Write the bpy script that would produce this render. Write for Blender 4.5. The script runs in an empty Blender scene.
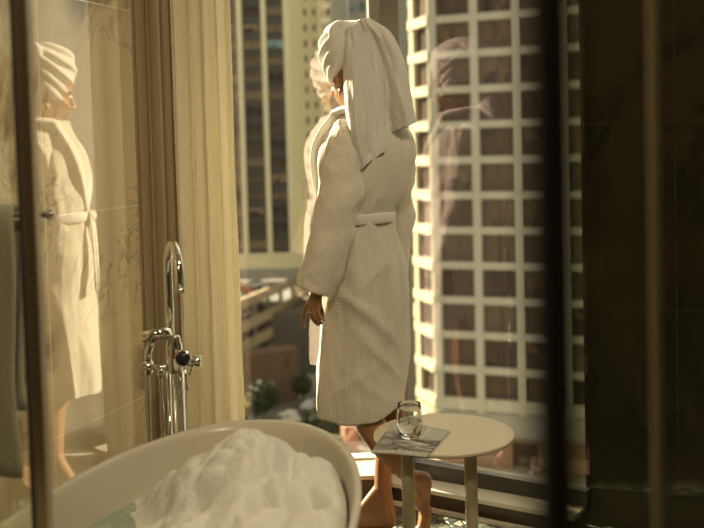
import bpy, bmesh, math, random
from mathutils import Vector, Matrix, Euler, noise
random.seed(7)
V = Vector
PI = math.pi
COL = bpy.context.scene.collection

# ------------------------------------------------------------------ camera
F_PX, HC, PITCH, ROLL, CX, CY = 978.0, 1.33, math.radians(2.8), math.radians(1.55), 352.0, 191.0
fw = V((0, math.cos(PITCH), -math.sin(PITCH)))
r0 = V((1, 0, 0)); u0 = V((0, math.sin(PITCH), math.cos(PITCH)))
rt = r0*math.cos(ROLL) - u0*math.sin(ROLL)
up = u0*math.cos(ROLL) + r0*math.sin(ROLL)
CAM = V((0, 0, HC))
def ray(x, y): return fw + rt*((x-CX)/F_PX) - up*((y-CY)/F_PX)
def P(x, y, Y):
    d = ray(x, y); return CAM + d*(Y/d.y)
def G(x, y, z):
    d = ray(x, y); return CAM + d*((z-HC)/d.z)

cd = bpy.data.cameras.new('camera'); cam = bpy.data.objects.new('camera', cd); COL.objects.link(cam)
cd.sensor_fit = 'HORIZONTAL'; cd.sensor_width = 36; cd.lens = F_PX*36/704
cd.shift_y = -(264-CY)/704
M = Matrix((rt, up, -fw)).transposed().to_4x4(); M.translation = CAM
cam.matrix_world = M
cd.clip_start = 0.05; cd.clip_end = 2000
cd.dof.use_dof = True; cd.dof.focus_distance = 3.28; cd.dof.aperture_fstop = 2.8
bpy.context.scene.camera = cam

# ------------------------------------------------------------------ materials
class NT:
    def __init__(s, name):
        s.m = bpy.data.materials.new(name); s.m.use_nodes = True
        s.t = s.m.node_tree; s.t.nodes.clear()
        s.out = s.n('ShaderNodeOutputMaterial')
    def n(s, ty, **kw):
        nd = s.t.nodes.new(ty)
        for k, v in kw.items():
            if k.startswith('i_'):
                key = k[2:]
                key = int(key) if key.isdigit() else key.replace('_', ' ')
                nd.inputs[key].default_value = v
            else: setattr(nd, k, v)
        return nd
    def l(s, a, b): s.t.links.new(a, b)
    def math(s, op, a, b=None, c=None):
        nd = s.n('ShaderNodeMath', operation=op)
        for i, v in enumerate((a, b, c)):
            if v is None: continue
            if isinstance(v, (int, float)): nd.inputs[i].default_value = v
            else: s.l(v, nd.inputs[i])
        return nd.outputs[0]
    def ramp(s, fac, stops):
        nd = s.n('ShaderNodeValToRGB'); cr = nd.color_ramp
        while len(cr.elements) < len(stops): cr.elements.new(0.5)
        for e, (p, c) in zip(cr.elements, stops):
            e.position = p; e.color = (c[0], c[1], c[2], 1) if len(c) == 3 else c
        s.l(fac, nd.inputs[0]); return nd.outputs[0]
    def coord(s, kind='Object', scale=(1, 1, 1), rot=(0, 0, 0)):
        tc = s.n('ShaderNodeTexCoord'); mp = s.n('ShaderNodeMapping')
        mp.inputs['Scale'].default_value = scale; mp.inputs['Rotation'].default_value = rot
        s.l(tc.outputs[kind], mp.inputs[0]); return mp.outputs[0]
    def noise(s, vec, scale, detail=3, rough=.5, dist=0):
        nd = s.n('ShaderNodeTexNoise'); nd.inputs['Scale'].default_value = scale
        nd.inputs['Detail'].default_value = detail; nd.inputs['Roughness'].default_value = rough
        nd.inputs['Distortion'].default_value = dist
        if vec is not None: s.l(vec, nd.inputs['Vector'])
        return nd.outputs[0]
    def mix(s, fac, a, b):
        nd = s.n('ShaderNodeMix', data_type='RGBA')
        if isinstance(fac, (int, float)): nd.inputs[0].default_value = fac
        else: s.l(fac, nd.inputs[0])
        for i, v in ((6, a), (7, b)):
            if isinstance(v, tuple): nd.inputs[i].default_value = (v[0], v[1], v[2], 1)
            else: s.l(v, nd.inputs[i])
        return nd.outputs[2]
    def bsdf(s, col, rough=.5, metal=0, **kw):
        b = s.n('ShaderNodeBsdfPrincipled')
        if isinstance(col, tuple): b.inputs['Base Color'].default_value = (col[0], col[1], col[2], 1)
        else: s.l(col, b.inputs['Base Color'])
        if isinstance(rough, (int, float)): b.inputs['Roughness'].default_value = rough
        else: s.l(rough, b.inputs['Roughness'])
        b.inputs['Metallic'].default_value = metal
        for k, v in kw.items():
            b.inputs[k.replace('_', ' ')].default_value = v
        s.l(b.outputs[0], s.out.inputs[0]); s.b = b
        return b
    def bump(s, h, dist=.01, strength=1.0):
        nd = s.n('ShaderNodeBump'); nd.inputs['Distance'].default_value = dist
        nd.inputs['Strength'].default_value = strength
        s.l(h, nd.inputs['Height']); s.l(nd.outputs[0], s.b.inputs['Normal'])

def simple(name, col, rough=.5, metal=0, var=.08, scale=8, bump=0, bscale=60, **kw):
    t = NT(name); v = t.coord()
    n = t.noise(v, scale, 4)
    c = t.mix(n, tuple(x*(1-var) for x in col), tuple(min(1, x*(1+var)) for x in col))
    t.bsdf(c, rough, metal, **kw)
    if bump: t.bump(t.noise(v, bscale, 3), bump)
    return t.m

def mat_marble(name, base, vein, z0, dz, u0_, du, joint, rough=.03, vs=1.0, vstr=.92, coat=1.0, ior=1.7, vw=1.6):
    t = NT(name); v = t.coord('Object')
    w1 = t.noise(v, .9*vs, 6, .6, .6)
    w2 = t.noise(t.coord('Object', (1, 1, 1), (0, .6, 0)), 2.2*vs, 7, .65, 1.0)
    a = t.math('ABSOLUTE', t.math('SUBTRACT', w1, .5))
    b = t.math('ABSOLUTE', t.math('SUBTRACT', w2, .52))
    va = t.ramp(a, [(0, (1, 1, 1)), (.008*vw, (.85, .85, .85)), (.03*vw, (0, 0, 0))])
    vb = t.ramp(b, [(0, (1, 1, 1)), (.006, (.3, .3, .3)), (.02, (0, 0, 0))])
    msk = t.ramp(t.noise(v, 1.7*vs, 2), [(.42, (0, 0, 0)), (.56, (1, 1, 1))])
    vv = t.math('MULTIPLY', t.math('MAXIMUM', va, t.math('MULTIPLY', vb, .7)), msk)
    cloud = t.noise(v, 1.5, 5, .6)
    c0 = t.mix(cloud, tuple(x*.9 for x in base), base)
    c1 = t.mix(t.math('MULTIPLY', vv, vstr), c0, vein)
    sx = t.n('ShaderNodeSeparateXYZ'); t.l(v, sx.inputs[0])
    def line(o, c, d):
        m = t.math('FRACT', t.math('DIVIDE', t.math('SUBTRACT', o, c), d))
        return t.math('LESS_THAN', m, .004/d)
    j = t.math('MAXIMUM', line(sx.outputs[2], z0, dz), line(sx.outputs[0], u0_, du))
    c2 = t.mix(j, c1, joint)
    t.bsdf(c2, rough); t.b.inputs['IOR'].default_value = ior; t.b.inputs['Coat Weight'].default_value = coat
    t.b.inputs['Coat Roughness'].default_value = .01
    return t.m

def mat_glass_thin(name, tint=(1, 1, 1), refl=(.97, .9, 1), base=.05, k=1.2):
    t = NT(name)
    tr = t.n('ShaderNodeBsdfTransparent'); tr.inputs[0].default_value = (*tint, 1)
    gl = t.n('ShaderNodeBsdfGlossy'); gl.inputs['Color'].default_value = (*refl, 1); gl.inputs['Roughness'].default_value = 0
    lw = t.n('ShaderNodeLayerWeight'); lw.inputs[0].default_value = .5
    fac = t.math('MINIMUM', t.math('MULTIPLY_ADD', t.math('POWER', lw.outputs['Facing'], 5.0), .9*k, base), 1.0)
    mx = t.n('ShaderNodeMixShader'); t.l(fac, mx.inputs[0]); t.l(tr.outputs[0], mx.inputs[1]); t.l(gl.outputs[0], mx.inputs[2])
    t.l(mx.outputs[0], t.out.inputs[0]); return t.m

def mat_fabric(name, col, waffle=0, fuzz=.0015, rough=.95, transl=.25):
    t = NT(name); v = t.coord('Object')
    n = t.noise(v, 9, 3)
    c = t.mix(n, tuple(x*.93 for x in col), col)
    t.bsdf(c, rough); t.b.inputs['Sheen Weight'].default_value = .35; t.b.inputs['Sheen Roughness'].default_value = .5
    h = t.math('MULTIPLY', t.noise(v, 420, 2), .6)
    if waffle:
        sx = t.n('ShaderNodeSeparateXYZ'); t.l(t.coord('UV'), sx.inputs[0])
        a = t.math('ABSOLUTE', t.math('SINE', t.math('MULTIPLY', sx.outputs[0], waffle)))
        b = t.math('ABSOLUTE', t.math('SINE', t.math('MULTIPLY', sx.outputs[1], waffle)))
        h = t.math('ADD', t.math('MULTIPLY', t.math('MINIMUM', a, b), 1.6), h)
    else:
        h = t.math('ADD', h, t.math('MULTIPLY', t.noise(v, 90, 3), .9))
    t.bump(h, fuzz)
    tl = t.n('ShaderNodeBsdfTranslucent'); t.l(c, tl.inputs[0])
    mx = t.n('ShaderNodeMixShader'); mx.inputs[0].default_value = transl
    t.l(t.b.outputs[0], mx.inputs[1]); t.l(tl.outputs[0], mx.inputs[2]); t.l(mx.outputs[0], t.out.inputs[0])
    return t.m

def mat_curtain(name, col, transl=.5, transp=.1):
    t = NT(name); v = t.coord('Object')
    wv = t.noise(t.coord('Object', (1, 1, .02)), 300, 2)
    c = t.mix(wv, tuple(x*.92 for x in col), col)
    t.bsdf(c, .9); t.bump(t.noise(v, 500, 2), .0006)
    tl = t.n('ShaderNodeBsdfTranslucent'); t.l(c, tl.inputs[0])
    mx = t.n('ShaderNodeMixShader'); mx.inputs[0].default_value = transl
    t.l(t.b.outputs[0], mx.inputs[1]); t.l(tl.outputs[0], mx.inputs[2])
    tr = t.n('ShaderNodeBsdfTransparent'); m2 = t.n('ShaderNodeMixShader'); m2.inputs[0].default_value = transp
    t.l(mx.outputs[0], m2.inputs[1]); t.l(tr.outputs[0], m2.inputs[2]); t.l(m2.outputs[0], t.out.inputs[0])
    return t.m

def mat_skin():
    t = NT('skin'); v = t.coord('Object')
    c = t.mix(t.noise(v, 14, 4), (.30, .145, .065), (.39, .20, .10))
    t.bsdf(c, .42); t.b.inputs['Subsurface Weight'].default_value = .15
    t.b.inputs['Subsurface Radius'].default_value = (.02, .008, .004)
    t.bump(t.noise(v, 180, 3), .0006); return t.m

def mat_pebble():
    t = NT('pebble_mosaic'); v = t.coord('Object')
    vo = t.n('ShaderNodeTexVoronoi', feature='DISTANCE_TO_EDGE'); vo.inputs['Scale'].default_value = 26
    t.l(v, vo.inputs['Vector'])
    vc = t.n('ShaderNodeTexVoronoi'); vc.inputs['Scale'].default_value = 26; t.l(v, vc.inputs['Vector'])
    e = t.ramp(vo.outputs[0], [(.04, (0, 0, 0)), (.12, (1, 1, 1))])
    hs = t.n('ShaderNodeSeparateColor'); t.l(vc.outputs['Color'], hs.inputs[0])
    c = t.ramp(hs.outputs[0], [(0, (.05, .065, .05)), (.4, (.12, .145, .11)), (.75, (.26, .28, .22)), (1, (.42, .41, .34))])
    c2 = t.mix(e, (.06, .06, .05), c)
    t.bsdf(c2, .25); t.bump(e, .004); return t.m

def mat_foam():
    t = NT('soap_foam'); v = t.coord('Object')
    vo = t.n('ShaderNodeTexVoronoi'); vo.inputs['Scale'].default_value = 130; t.l(v, vo.inputs['Vector'])
    c = t.mix(t.noise(v, 5, 4), (.60, .59, .52), (.72, .71, .64))
    t.bsdf(c, .55); t.b.inputs['Subsurface Weight'].default_value = .35
    t.b.inputs['Subsurface Radius'].default_value = (.03, .028, .022)
    h = t.math('ADD', t.math('MULTIPLY', vo.outputs[0], .5), t.math('MULTIPLY', t.noise(v, 28, 6, .65), 1.0))
    t.bump(h, .0022); return t.m

def mat_water():
    t = NT('bath_water'); v = t.coord('Object')
    fr = t.ramp(t.noise(v, 22, 6, .7), [(.5, (.27, .33, .26)), (.75, (.52, .54, .44))])
    t.bsdf(fr, .12); t.bump(t.noise(v, 40, 4), .003); return t.m

def mat_news():
    t = NT('newsprint'); v = t.coord('UV')
    sx = t.n('ShaderNodeSeparateXYZ'); t.l(v, sx.inputs[0]); x, y = sx.outputs[0], sx.outputs[1]
    ln = t.math('GREATER_THAN', t.math('FRACT', t.math('MULTIPLY', y, 46)), .45)
    wd = t.math('GREATER_THAN', t.noise(t.coord('UV', (60, 46, 1)), 1.5, 2), .42)
    col = t.math('GREATER_THAN', t.math('FRACT', t.math('MULTIPLY', x, 3.02)), .07)
    txt = t.math('MULTIPLY', t.math('MULTIPLY', ln, wd), col)
    ph = t.ramp(t.noise(t.coord('UV', (1.2, 4, 1)), 2.2, 5, .6, 1.2), [(.38, (.07, .07, .065)), (.5, (.3, .3, .27)), (.62, (.66, .65, .58))])
    inph = t.math('MULTIPLY', t.math('LESS_THAN', y, .56), t.math('GREATER_THAN', y, .06))
    paper = (.72, .70, .62)
    ct = t.mix(t.math('MULTIPLY', txt, .75), paper, (.08, .08, .075))
    t.bsdf(t.mix(inph, ct, ph), .8); return t.m

def mat_window_pane(name, c1, c2, rough=.08, scale=.6):
    t = NT(name); oi = t.n('ShaderNodeObjectInfo')
    v = t.coord('Object'); nz = t.noise(v, scale, 3)
    f = t.math('FRACT', t.math('ADD', t.math('MULTIPLY', oi.outputs['Random'], 1.0), t.math('MULTIPLY', nz, .7)))
    t.bsdf(t.mix(f, c1, c2), rough); t.b.inputs['Specular IOR Level'].default_value = .18; return t.m

MT = {}
MT['marble'] = mat_marble('cream_marble', (.88, .76, .52), (.14, .09, .05), .527, .62, -.62, 1.22, (.97, .90, .66))
MT['dark_marble'] = mat_marble('dark_marble', (.030, .026, .018), (.012, .011, .009), .13, .62, .3, 1.3, (.04, .035, .025), rough=.12, coat=.3, ior=1.45)
MT['tile_brown'] = simple('brown_wall_tile', (.09, .07, .045), .4)
MT['enamel'] = simple('bath_enamel', (.50, .46, .36), .32, var=.02, Coat_Weight=.12)
MT['chrome'] = simple('chrome', (.80, .79, .76), .07, 1, var=.02)
MT['hose'] = simple('hose_metal', (.62, .6, .55), .25, 1, var=.05)
MT['black_face'] = simple('black_knob_face', (.02, .02, .02), .25)
MT['terry'] = mat_fabric('white_terry', (.86, .83, .76), 0, .004, transl=.12)
MT['waffle'] = mat_fabric('waffle_cotton', (.90, .84, .70), 480, .0011, transl=.10)
MT['robe_plain'] = mat_fabric('robe_trim_cotton', (.86, .82, .74), 0, .002, transl=.10)
MT['grey_towel'] = mat_fabric('grey_terry', (.40, .38, .33), 0, .005, transl=.05)
MT['skin'] = mat_skin()
MT['lips'] = simple('lip_skin', (.45, .14, .10), .35)
MT['brow'] = simple('brow_hair', (.05, .03, .02), .8)
MT['eye'] = simple('eye_white', (.75, .72, .68), .2)
MT['iris'] = simple('iris_brown', (.05, .025, .015), .1)
MT['silver'] = simple('silver_ring', (.85, .84, .8), .12, 1)
MT['sheer'] = mat_curtain('sheer_voile', (.95, .92, .80), .70, .16)
MT['drape'] = mat_curtain('beige_drape', (.48, .38, .22), .25, 0)
MT['alu'] = simple('window_aluminium', (.17, .165, .135), .35, .4)
MT['rail_dark'] = simple('dark_window_rail', (.06, .057, .045), .3, .2)
MT['alu_dark'] = simple('window_gasket', (.03, .03, .028), .5)
MT['stone_ledge'] = simple('pale_stone_ledge', (.62, .60, .50), .35)
MT['riser'] = simple('brown_stone_riser', (.10, .075, .05), .4)
MT['plinth'] = simple('olive_stone_plinth', (.035, .033, .02), .6)
MT['pebble'] = mat_pebble()
MT['plaster'] = simple('ceiling_plaster', (.8, .76, .66), .8)
MT['foam'] = mat_foam(); MT['water'] = mat_water(); MT['news'] = mat_news()
MT['table_top'] = simple('beige_laminate', (.62, .54, .38), .32, var=.03)
MT['table_edge'] = simple('dark_table_edge', (.10, .08, .055), .4)
MT['table_leg'] = simple('powder_coated_beige', (.50, .43, .28), .35, var=.03)
MT['win_glass'] = mat_glass_thin('window_glass', (.97, .97, .93), (1, .88, .98), .075, 1)
MT['win_glass_side'] = mat_glass_thin('side_window_glass', (.95, .95, .90), (1, .82, .95), .055, 1)
MT['clear_glass'] = mat_glass_thin('screen_glass', (.93, .93, .86), (1, 1, .95), .02, 1)
MT['smoked_glass'] = mat_glass_thin('smoked_glass', (.88, .88, .78), (1, .95, .8), .02, 1)
MT['bronze'] = simple('brushed_bronze', (.30, .24, .15), .3, .9)
MT['reflection_tone'] = simple('reflection_bronze', (.20, .15, .09), .5, .6)  # tone of the reflected line at the right, put into a metal
MT['seal'] = simple('black_seal', (.012, .012, .010), .6)
t = NT('tumbler_glass'); t.bsdf((1, 1, 1), 0, 0); t.b.inputs['Transmission Weight'].default_value = 1; t.b.inputs['IOR'].default_value = 1.45; MT['tumbler'] = t.m
t = NT('drinking_water'); t.bsdf((1, 1, 1), 0, 0); t.b.inputs['Transmission Weight'].default_value = 1; t.b.inputs['IOR'].default_value = 1.33; MT['dwater'] = t.m
# outdoors
MT['conc_pale'] = simple('pale_concrete', (.42, .41, .35), .85, scale=.4)
MT['conc_side'] = simple('cream_concrete', (.42, .37, .26), .85, scale=.4)
MT['conc_cream'] = simple('cream_render', (.72, .66, .46), .85, scale=.3)
MT['conc_dark'] = simple('dark_spandrel', (.060, .060, .055), .6, scale=.3)
MT['conc_brown'] = simple('brown_cladding', (.26, .17, .11), .85, scale=.3, var=.25)
MT['conc_grey'] = simple('grey_render', (.30, .30, .27), .85, scale=.3, var=.15)
MT['fin'] = simple('cream_fin', (.74, .69, .50), .7)
MT['pane_brown'] = mat_window_pane('brown_tinted_pane', (.014, .009, .007), (.13, .09, .06), .08, .9)
MT['pane_dark'] = mat_window_pane('dark_pane', (.012, .012, .012), (.24, .19, .12), .08, .8)
MT['pane_blue'] = mat_window_pane('blue_green_pane', (.10, .17, .19), (.25, .36, .38))
MT['pane_soft'] = mat_window_pane('mid_brown_pane', (.16, .14, .09), (.24, .21, .14))  # muted mid-brown panes, tone varying per window
MT['wframe'] = simple('dark_window_frame', (.035, .028, .022), .5)
MT['asphalt'] = simple('asphalt', (.12, .115, .10), .9, scale=.08, var=.3)
MT['deck'] = simple('parking_deck_concrete', (.48, .38, .25), .85, scale=.2, var=.2)
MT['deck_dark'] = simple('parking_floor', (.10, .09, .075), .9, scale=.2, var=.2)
MT['brick'] = simple('red_brown_brick', (.14, .085, .055), .9, scale=.3, var=.3)
MT['paving_sun_patch'] = simple('pale_paving_and_sun_patch', (.42, .38, .28), .9, scale=.2, var=.2)
MT['leaf'] = simple('tree_leaves', (.030, .045, .015), .8, scale=1.5, var=.5)
MT['trunk'] = simple('tree_bark', (.10, .07, .04), .9)
MT['tyre'] = simple('tyre_rubber', (.02, .02, .02), .8)
MT['car_white'] = simple('white_car_paint', (.75, .75, .72), .25)
MT['car_red'] = simple('red_car_paint', (.28, .06, .04), .25)
MT['car_silver'] = simple('silver_car_paint', (.45, .46, .46), .25)
MT['car_teal'] = simple('teal_car_paint', (.12, .25, .25), .25)
MT['awning'] = simple('salmon_awning', (.30, .16, .11), .8)
MT['yellow'] = simple('yellow_canvas', (.70, .50, .12), .8)

# ------------------------------------------------------------------ mesh helpers
def smooth(me): 
    for p in me.polygons: p.use_smooth = True
def wloc(o):
    L = V((0, 0, 0))
    while o: L += o.location; o = o.parent
    return L
def obj(name, bm, mat, parent=None, sm=False, label=None, origin=None, recalc=True):
    if recalc: bmesh.ops.recalc_face_normals(bm, faces=bm.faces)
    off = wloc(parent) if parent else V((0, 0, 0))
    if origin is not None: off = V(origin)
    bmesh.ops.translate(bm, verts=bm.verts, vec=-off)
    me = bpy.data.meshes.new(name); bm.to_mesh(me); bm.free()
    if sm: smooth(me)
    if mat is not None: me.materials.append(mat)
    o = bpy.data.objects.new(name, me); COL.objects.link(o)
    if parent: o.parent = parent; 
    if origin is not None: o.location = V(origin) - (wloc(parent) if parent else V((0, 0, 0)))
    if label: o['label'] = label
    return o
def thing(name, label, cat, loc=(0, 0, 0), group=None):
    o = bpy.data.objects.new(name, None); COL.objects.link(o); o.location = loc
    o.empty_display_size = .1
    o['label'] = label; o['category'] = cat
    if group: o['group'] = group
    return o
def tag(o, label, cat, group=None, kind=None):
    o['label'] = label; o['category'] = cat
    if group: o['group'] = group
    if kind: o['kind'] = kind
    return o
def struct(o): o['kind'] = 'structure'; return o

def box(bm, c, s, rz=0, bev=0):
    m = Matrix.Translation(V(c)) @ Matrix.Rotation(rz, 4, 'Z') @ Matrix.Diagonal((*s, 1))
    r = bmesh.ops.create_cube(bm, size=1, matrix=m)
    if bev:
        es = list({e for v in r['verts'] for e in v.link_edges})
        bmesh.ops.bevel(bm, geom=es, offset=bev, segments=2, affect='EDGES', profile=.5)
def slab(bm, a, b, z0, z1, th, side=0):
    """vertical wall piece between plan points a and b; side shifts it along its left normal"""
    a = V((a[0], a[1])); b = V((b[0], b[1])); d = (b-a); L = d.length; d /= L
    n = V((-d.y, d.x)); c = (a+b)/2 + n*side
    box(bm, (c.x, c.y, (z0+z1)/2), (L, th, z1-z0), math.atan2(d.y, d.x))
def frame_of(d, ref=V((0, 0, 1))):
    d = d.normalized()
    if abs(d.dot(ref)) > .95: ref = V((0, 1, 0))
    x = d.cross(ref).normalized(); y = x.cross(d).normalized()
    return x, y
def tube(bm, pts, r, n=14, cap=True, flat=1.0, ref=V((0, 0, 1))):
    pts = [V(p) for p in pts]; rs = r if isinstance(r, (list, tuple)) else [r]*len(pts)
    rings = []; px = None
    for i, p in enumerate(pts):
        d = (pts[min(i+1, len(pts)-1)] - pts[max(i-1, 0)])
        x, y = frame_of(d, ref)
        if px is not None:
            x = (px - d.normalized()*px.dot(d.normalized()))
            x = x.normalized() if x.length > 1e-6 else frame_of(d, ref)[0]
            y = x.cross(d.normalized()).normalized()
        px = x
        rings.append([bm.verts.new(p + x*math.cos(2*PI*k/n)*rs[i] + y*math.sin(2*PI*k/n)*rs[i]*flat) for k in range(n)])
    for a, b in zip(rings, rings[1:]):
        for k in range(n): bm.faces.new((a[k], a[(k+1) % n], b[(k+1) % n], b[k]))
    if cap: bm.faces.new(rings[0][::-1]); bm.faces.new(rings[-1])
def arc(c, a, b, r, t0, t1, n=12):
    return [V(c) + V(a)*math.cos(t0+(t1-t0)*i/n)*r + V(b)*math.sin(t0+(t1-t0)*i/n)*r for i in range(n+1)]
def lathe(bm, prof, c=(0, 0, 0), n=48, axis=None, cap=False):
    c = V(c); ax = V(axis) if axis is not None else V((0, 0, 1)); x, y = (V((1, 0, 0)), V((0, 1, 0))) if axis is None else frame_of(ax)
    ax = ax.normalized(); rings = []
    for r, z in prof:
        if r < 1e-6: rings.append([bm.verts.new(c+ax*z)])
        else: rings.append([bm.verts.new(c + ax*z + (x*math.cos(2*PI*k/n) + y*math.sin(2*PI*k/n))*r) for k in range(n)])
    for a, b in zip(rings, rings[1:]):
        for k in range(n):
            if len(a) == 1 and len(b) > 1: bm.faces.new((a[0], b[k], b[(k+1) % n]))
            elif len(b) == 1 and len(a) > 1: bm.faces.new((a[k], b[0], a[(k+1) % n]))
            elif len(a) > 1: bm.faces.new((a[k], a[(k+1) % n], b[(k+1) % n], b[k]))
def loft(bm, rings, closed=True, cap0=False, cap1=False, uv=None):
    vs = [[bm.verts.new(p) for p in r] for r in rings]; n = len(rings[0])
    lay = bm.loops.layers.uv.verify() if uv else None
    for i in range(len(vs)-1):
        for k in range(n if closed else n-1):
            k2 = (k+1) % n
            f = bm.faces.new((vs[i][k], vs[i][k2], vs[i+1][k2], vs[i+1][k]))
            if uv:
                for lp, (ii, kk) in zip(f.loops, ((i, k), (i, k+1), (i+1, k+1), (i+1, k))):
                    lp[lay].uv = uv(ii, kk)
    if cap0: bm.faces.new(vs[0][::-1])
    if cap1: bm.faces.new(vs[-1])
    return vs
def cubic(keys, t):
    """keys [(t, v1, v2..)] catmull-rom interpolation"""
    i = 0
    while i < len(keys)-2 and t > keys[i+1][0]: i += 1
    k0 = keys[max(i-1, 0)]; k1 = keys[i]; k2 = keys[i+1]; k3 = keys[min(i+2, len(keys)-1)]
    s = (t-k1[0])/(k2[0]-k1[0]); s = max(0, min(1, s)); out = []
    for j in range(1, len(k1)):
        a, b, c, d = k0[j], k1[j], k2[j], k3[j]
        m1 = (c-a)/max(k2[0]-k0[0], 1e-9)*(k2[0]-k1[0]); m2 = (d-b)/max(k3[0]-k1[0], 1e-9)*(k2[0]-k1[0])
        out.append((2*s**3-3*s*s+1)*b + (s**3-2*s*s+s)*m1 + (-2*s**3+3*s*s)*c + (s**3-s*s)*m2)
    return out
_ico = {}
def ico_pts(sub=2):
    if sub not in _ico:
        b = bmesh.new(); bmesh.ops.create_icosphere(b, subdivisions=sub, radius=1); _ico[sub] = [v.co.copy() for v in b.verts]; b.free()
    return _ico[sub]
def hull(bm, spheres, sub=2):
    vs = [bm.verts.new(V(c)+p*r) for c, r in spheres for p in ico_pts(sub)]
    r = bmesh.ops.convex_hull(bm, input=vs)
    junk = list({g for g in r['geom_interior'] + r['geom_unused'] if isinstance(g, bmesh.types.BMVert) and g.is_valid})
    if junk: bmesh.ops.delete(bm, geom=junk, context='VERTS')
def chain(bm, pts, sub=2):
    for a, b in zip(pts, pts[1:]): hull(bm, [a, b], sub)
def ellipsoid(bm, c, axes, radii, sub=3):
    c = V(c); b = bmesh.ops.create_icosphere(bm, subdivisions=sub, radius=1)
    for v in b['verts']:
        q = v.co.copy(); v.co = c + axes[0]*q.x*radii[0] + axes[1]*q.y*radii[1] + axes[2]*q.z*radii[2]
def remesh(o, voxel, sm_iter=4, factor=.5):
    m = o.modifiers.new('r', 'REMESH'); m.mode = 'VOXEL'; m.voxel_size = voxel; m.use_smooth_shade = True
    if sm_iter:
        s = o.modifiers.new('s', 'SMOOTH'); s.iterations = sm_iter; s.factor = factor
    dg = bpy.context.evaluated_depsgraph_get(); dg.update()
    me = bpy.data.meshes.new_from_object(o.evaluated_get(dg)); mats = [x for x in o.data.materials]
    o.modifiers.clear(); old = o.data; o.data = me; me.name = old.name
    me.materials.clear()
    for x in mats: me.materials.append(x)
    smooth(me)
def nz(p, s=1.0, o=0.0): return noise.noise(V(p)*s + V((o, o*1.7, -o)))

# ------------------------------------------------------------------ room shell
WL_P = V((-.685, 3.15)); WL_D = V((.332, .943)).normalized()
def wl(t): return WL_P + WL_D*t
CORNER = V((.09, 3.72)); W1D = V((.997, .075)); W2D = V((.846, -.533))
W1N = V((W1D.y, -W1D.x)); W2N = V((W2D.y, -W2D.x))     # inward normals (towards the room)
ZC = 2.75
# floor (polygon)
bm = bmesh.new()
fp = [(-1.9, -.6), (1.9, -.6), (1.9, 3.5), (.9, 3.3), (.1, 3.78), (-.62, 3.75)]
def poly(bm, pts, z0, z1):
    lo = [bm.verts.new((x, y, z0)) for x, y in pts]; hi = [bm.verts.new((x, y, z1)) for x, y in pts]; n = len(pts)
    bm.faces.new(lo[::-1]); bm.faces.new(hi)
    for i in range(n): bm.faces.new((lo[i], lo[(i+1) % n], hi[(i+1) % n], hi[i]))
FP = [(-2.25, -1.3), (2.0, -1.3), (2.0, 2.85), (.775, 3.31), (.10, 3.735), (-.50, 3.69), (-.54, 3.60)]
poly(bm, FP, -.2, 0)
struct(obj('floor', bm, MT['pebble']))
bm = bmesh.new(); poly(bm, [(-2.4, -1.4), (2.1, -1.4), (2.1, 2.95), (.80, 3.42), (.12, 3.80), (-.62, 3.76), (-.66, 3.60)], ZC, ZC+.2); struct(obj('ceiling', bm, MT['plaster']))
bm = bmesh.new(); box(bm, (-.1, -1.36, ZC/2), (4.4, .12, ZC)); struct(obj('wall_back', bm, MT['tile_brown']))
bm = bmesh.new(); box(bm, (2.06, .75, ZC/2), (.12, 4.2, ZC)); struct(obj('wall_side', bm, MT['tile_brown']))
# left marble wall, its own local axes so the slabs follow it
a = wl(-4.75); b = wl(.50)
bm = bmesh.new(); L = (b-a).length
box(bm, (L/2, .06, ZC/2), (L, .12, ZC))
o = obj('wall_left', bm, MT['marble']); o.location = (a.x, a.y, 0); o.rotation_euler = (0, 0, math.atan2(WL_D.y, WL_D.x)); struct(o)
# right dark marble wall beside the angled window, standing on a plinth
RW0 = V((.775, 3.30)) ; RW1 = V((1.9, 2.88)); RD = (RW1-RW0).normalized(); RN = V((RD.y, -RD.x))
bm = bmesh.new(); box(bm, (.7, .10, (ZC+.13)/2), (1.4, .20, ZC-.13))
o = obj('wall_right', bm, MT['dark_marble']); o.location = (RW0.x, RW0.y, 0); o.rotation_euler = (0, 0, math.atan2(RD.y, RD.x)); struct(o)
bm = bmesh.new(); slab(bm, RW0, RW0+RD*1.35, 0, .13, .19, .10); struct(obj('trim_1', bm, MT['plinth']))

def window(n, A, D, N, L, zb, z0):
    """A start, D direction, N inward normal"""
    w = thing('window_%d' % n, '', '', (A.x, A.y, 0)); del w['label']; del w['category']; struct(w)
    bm = bmesh.new()
    slab(bm, A, A+D*L, zb, z0, .06, 0); slab(bm, A, A+D*L, ZC-.08, ZC, .06, 0)
    obj('window_frame', bm, MT['rail_dark'] if n == 2 else MT['stone_ledge'], w)
    bm = bmesh.new(); slab(bm, A, A+D*L, z0, ZC-.08, .008, 0); obj('window_pane', bm, MT['win_glass'] if n == 1 else MT['win_glass_side'], w)
    return w
W1A = CORNER - W1D*.66
window(1, W1A, W1D, W1N, .66-.02, .12, .128)
window(2, CORNER+W2D*.10, W2D, W2N, .72, .075, .13)
# corner mullion: two aluminium posts with a dark gasket between
mu = thing('window_mullion', '', '', (CORNER.x, CORNER.y, 0)); del mu['label']; del mu['category']; mu.name = 'trim_2'; struct(mu)
bm = bmesh.new(); box(bm, (.098, 3.70, 1.40), (.042, .10, 2.68), .07, .003); obj('mullion_post', bm, MT['alu'], mu)
bm = bmesh.new(); box(bm, (.124, 3.70, 1.40), (.012, .07, 2.68), -.2); obj('mullion_gasket', bm, MT['alu_dark'], mu)
bm = bmesh.new(); box(bm, (.168, 3.675, 1.40), (.078, .08, 2.68), -.42, .003); obj('mullion_post', bm, MT['alu'], mu)
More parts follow.
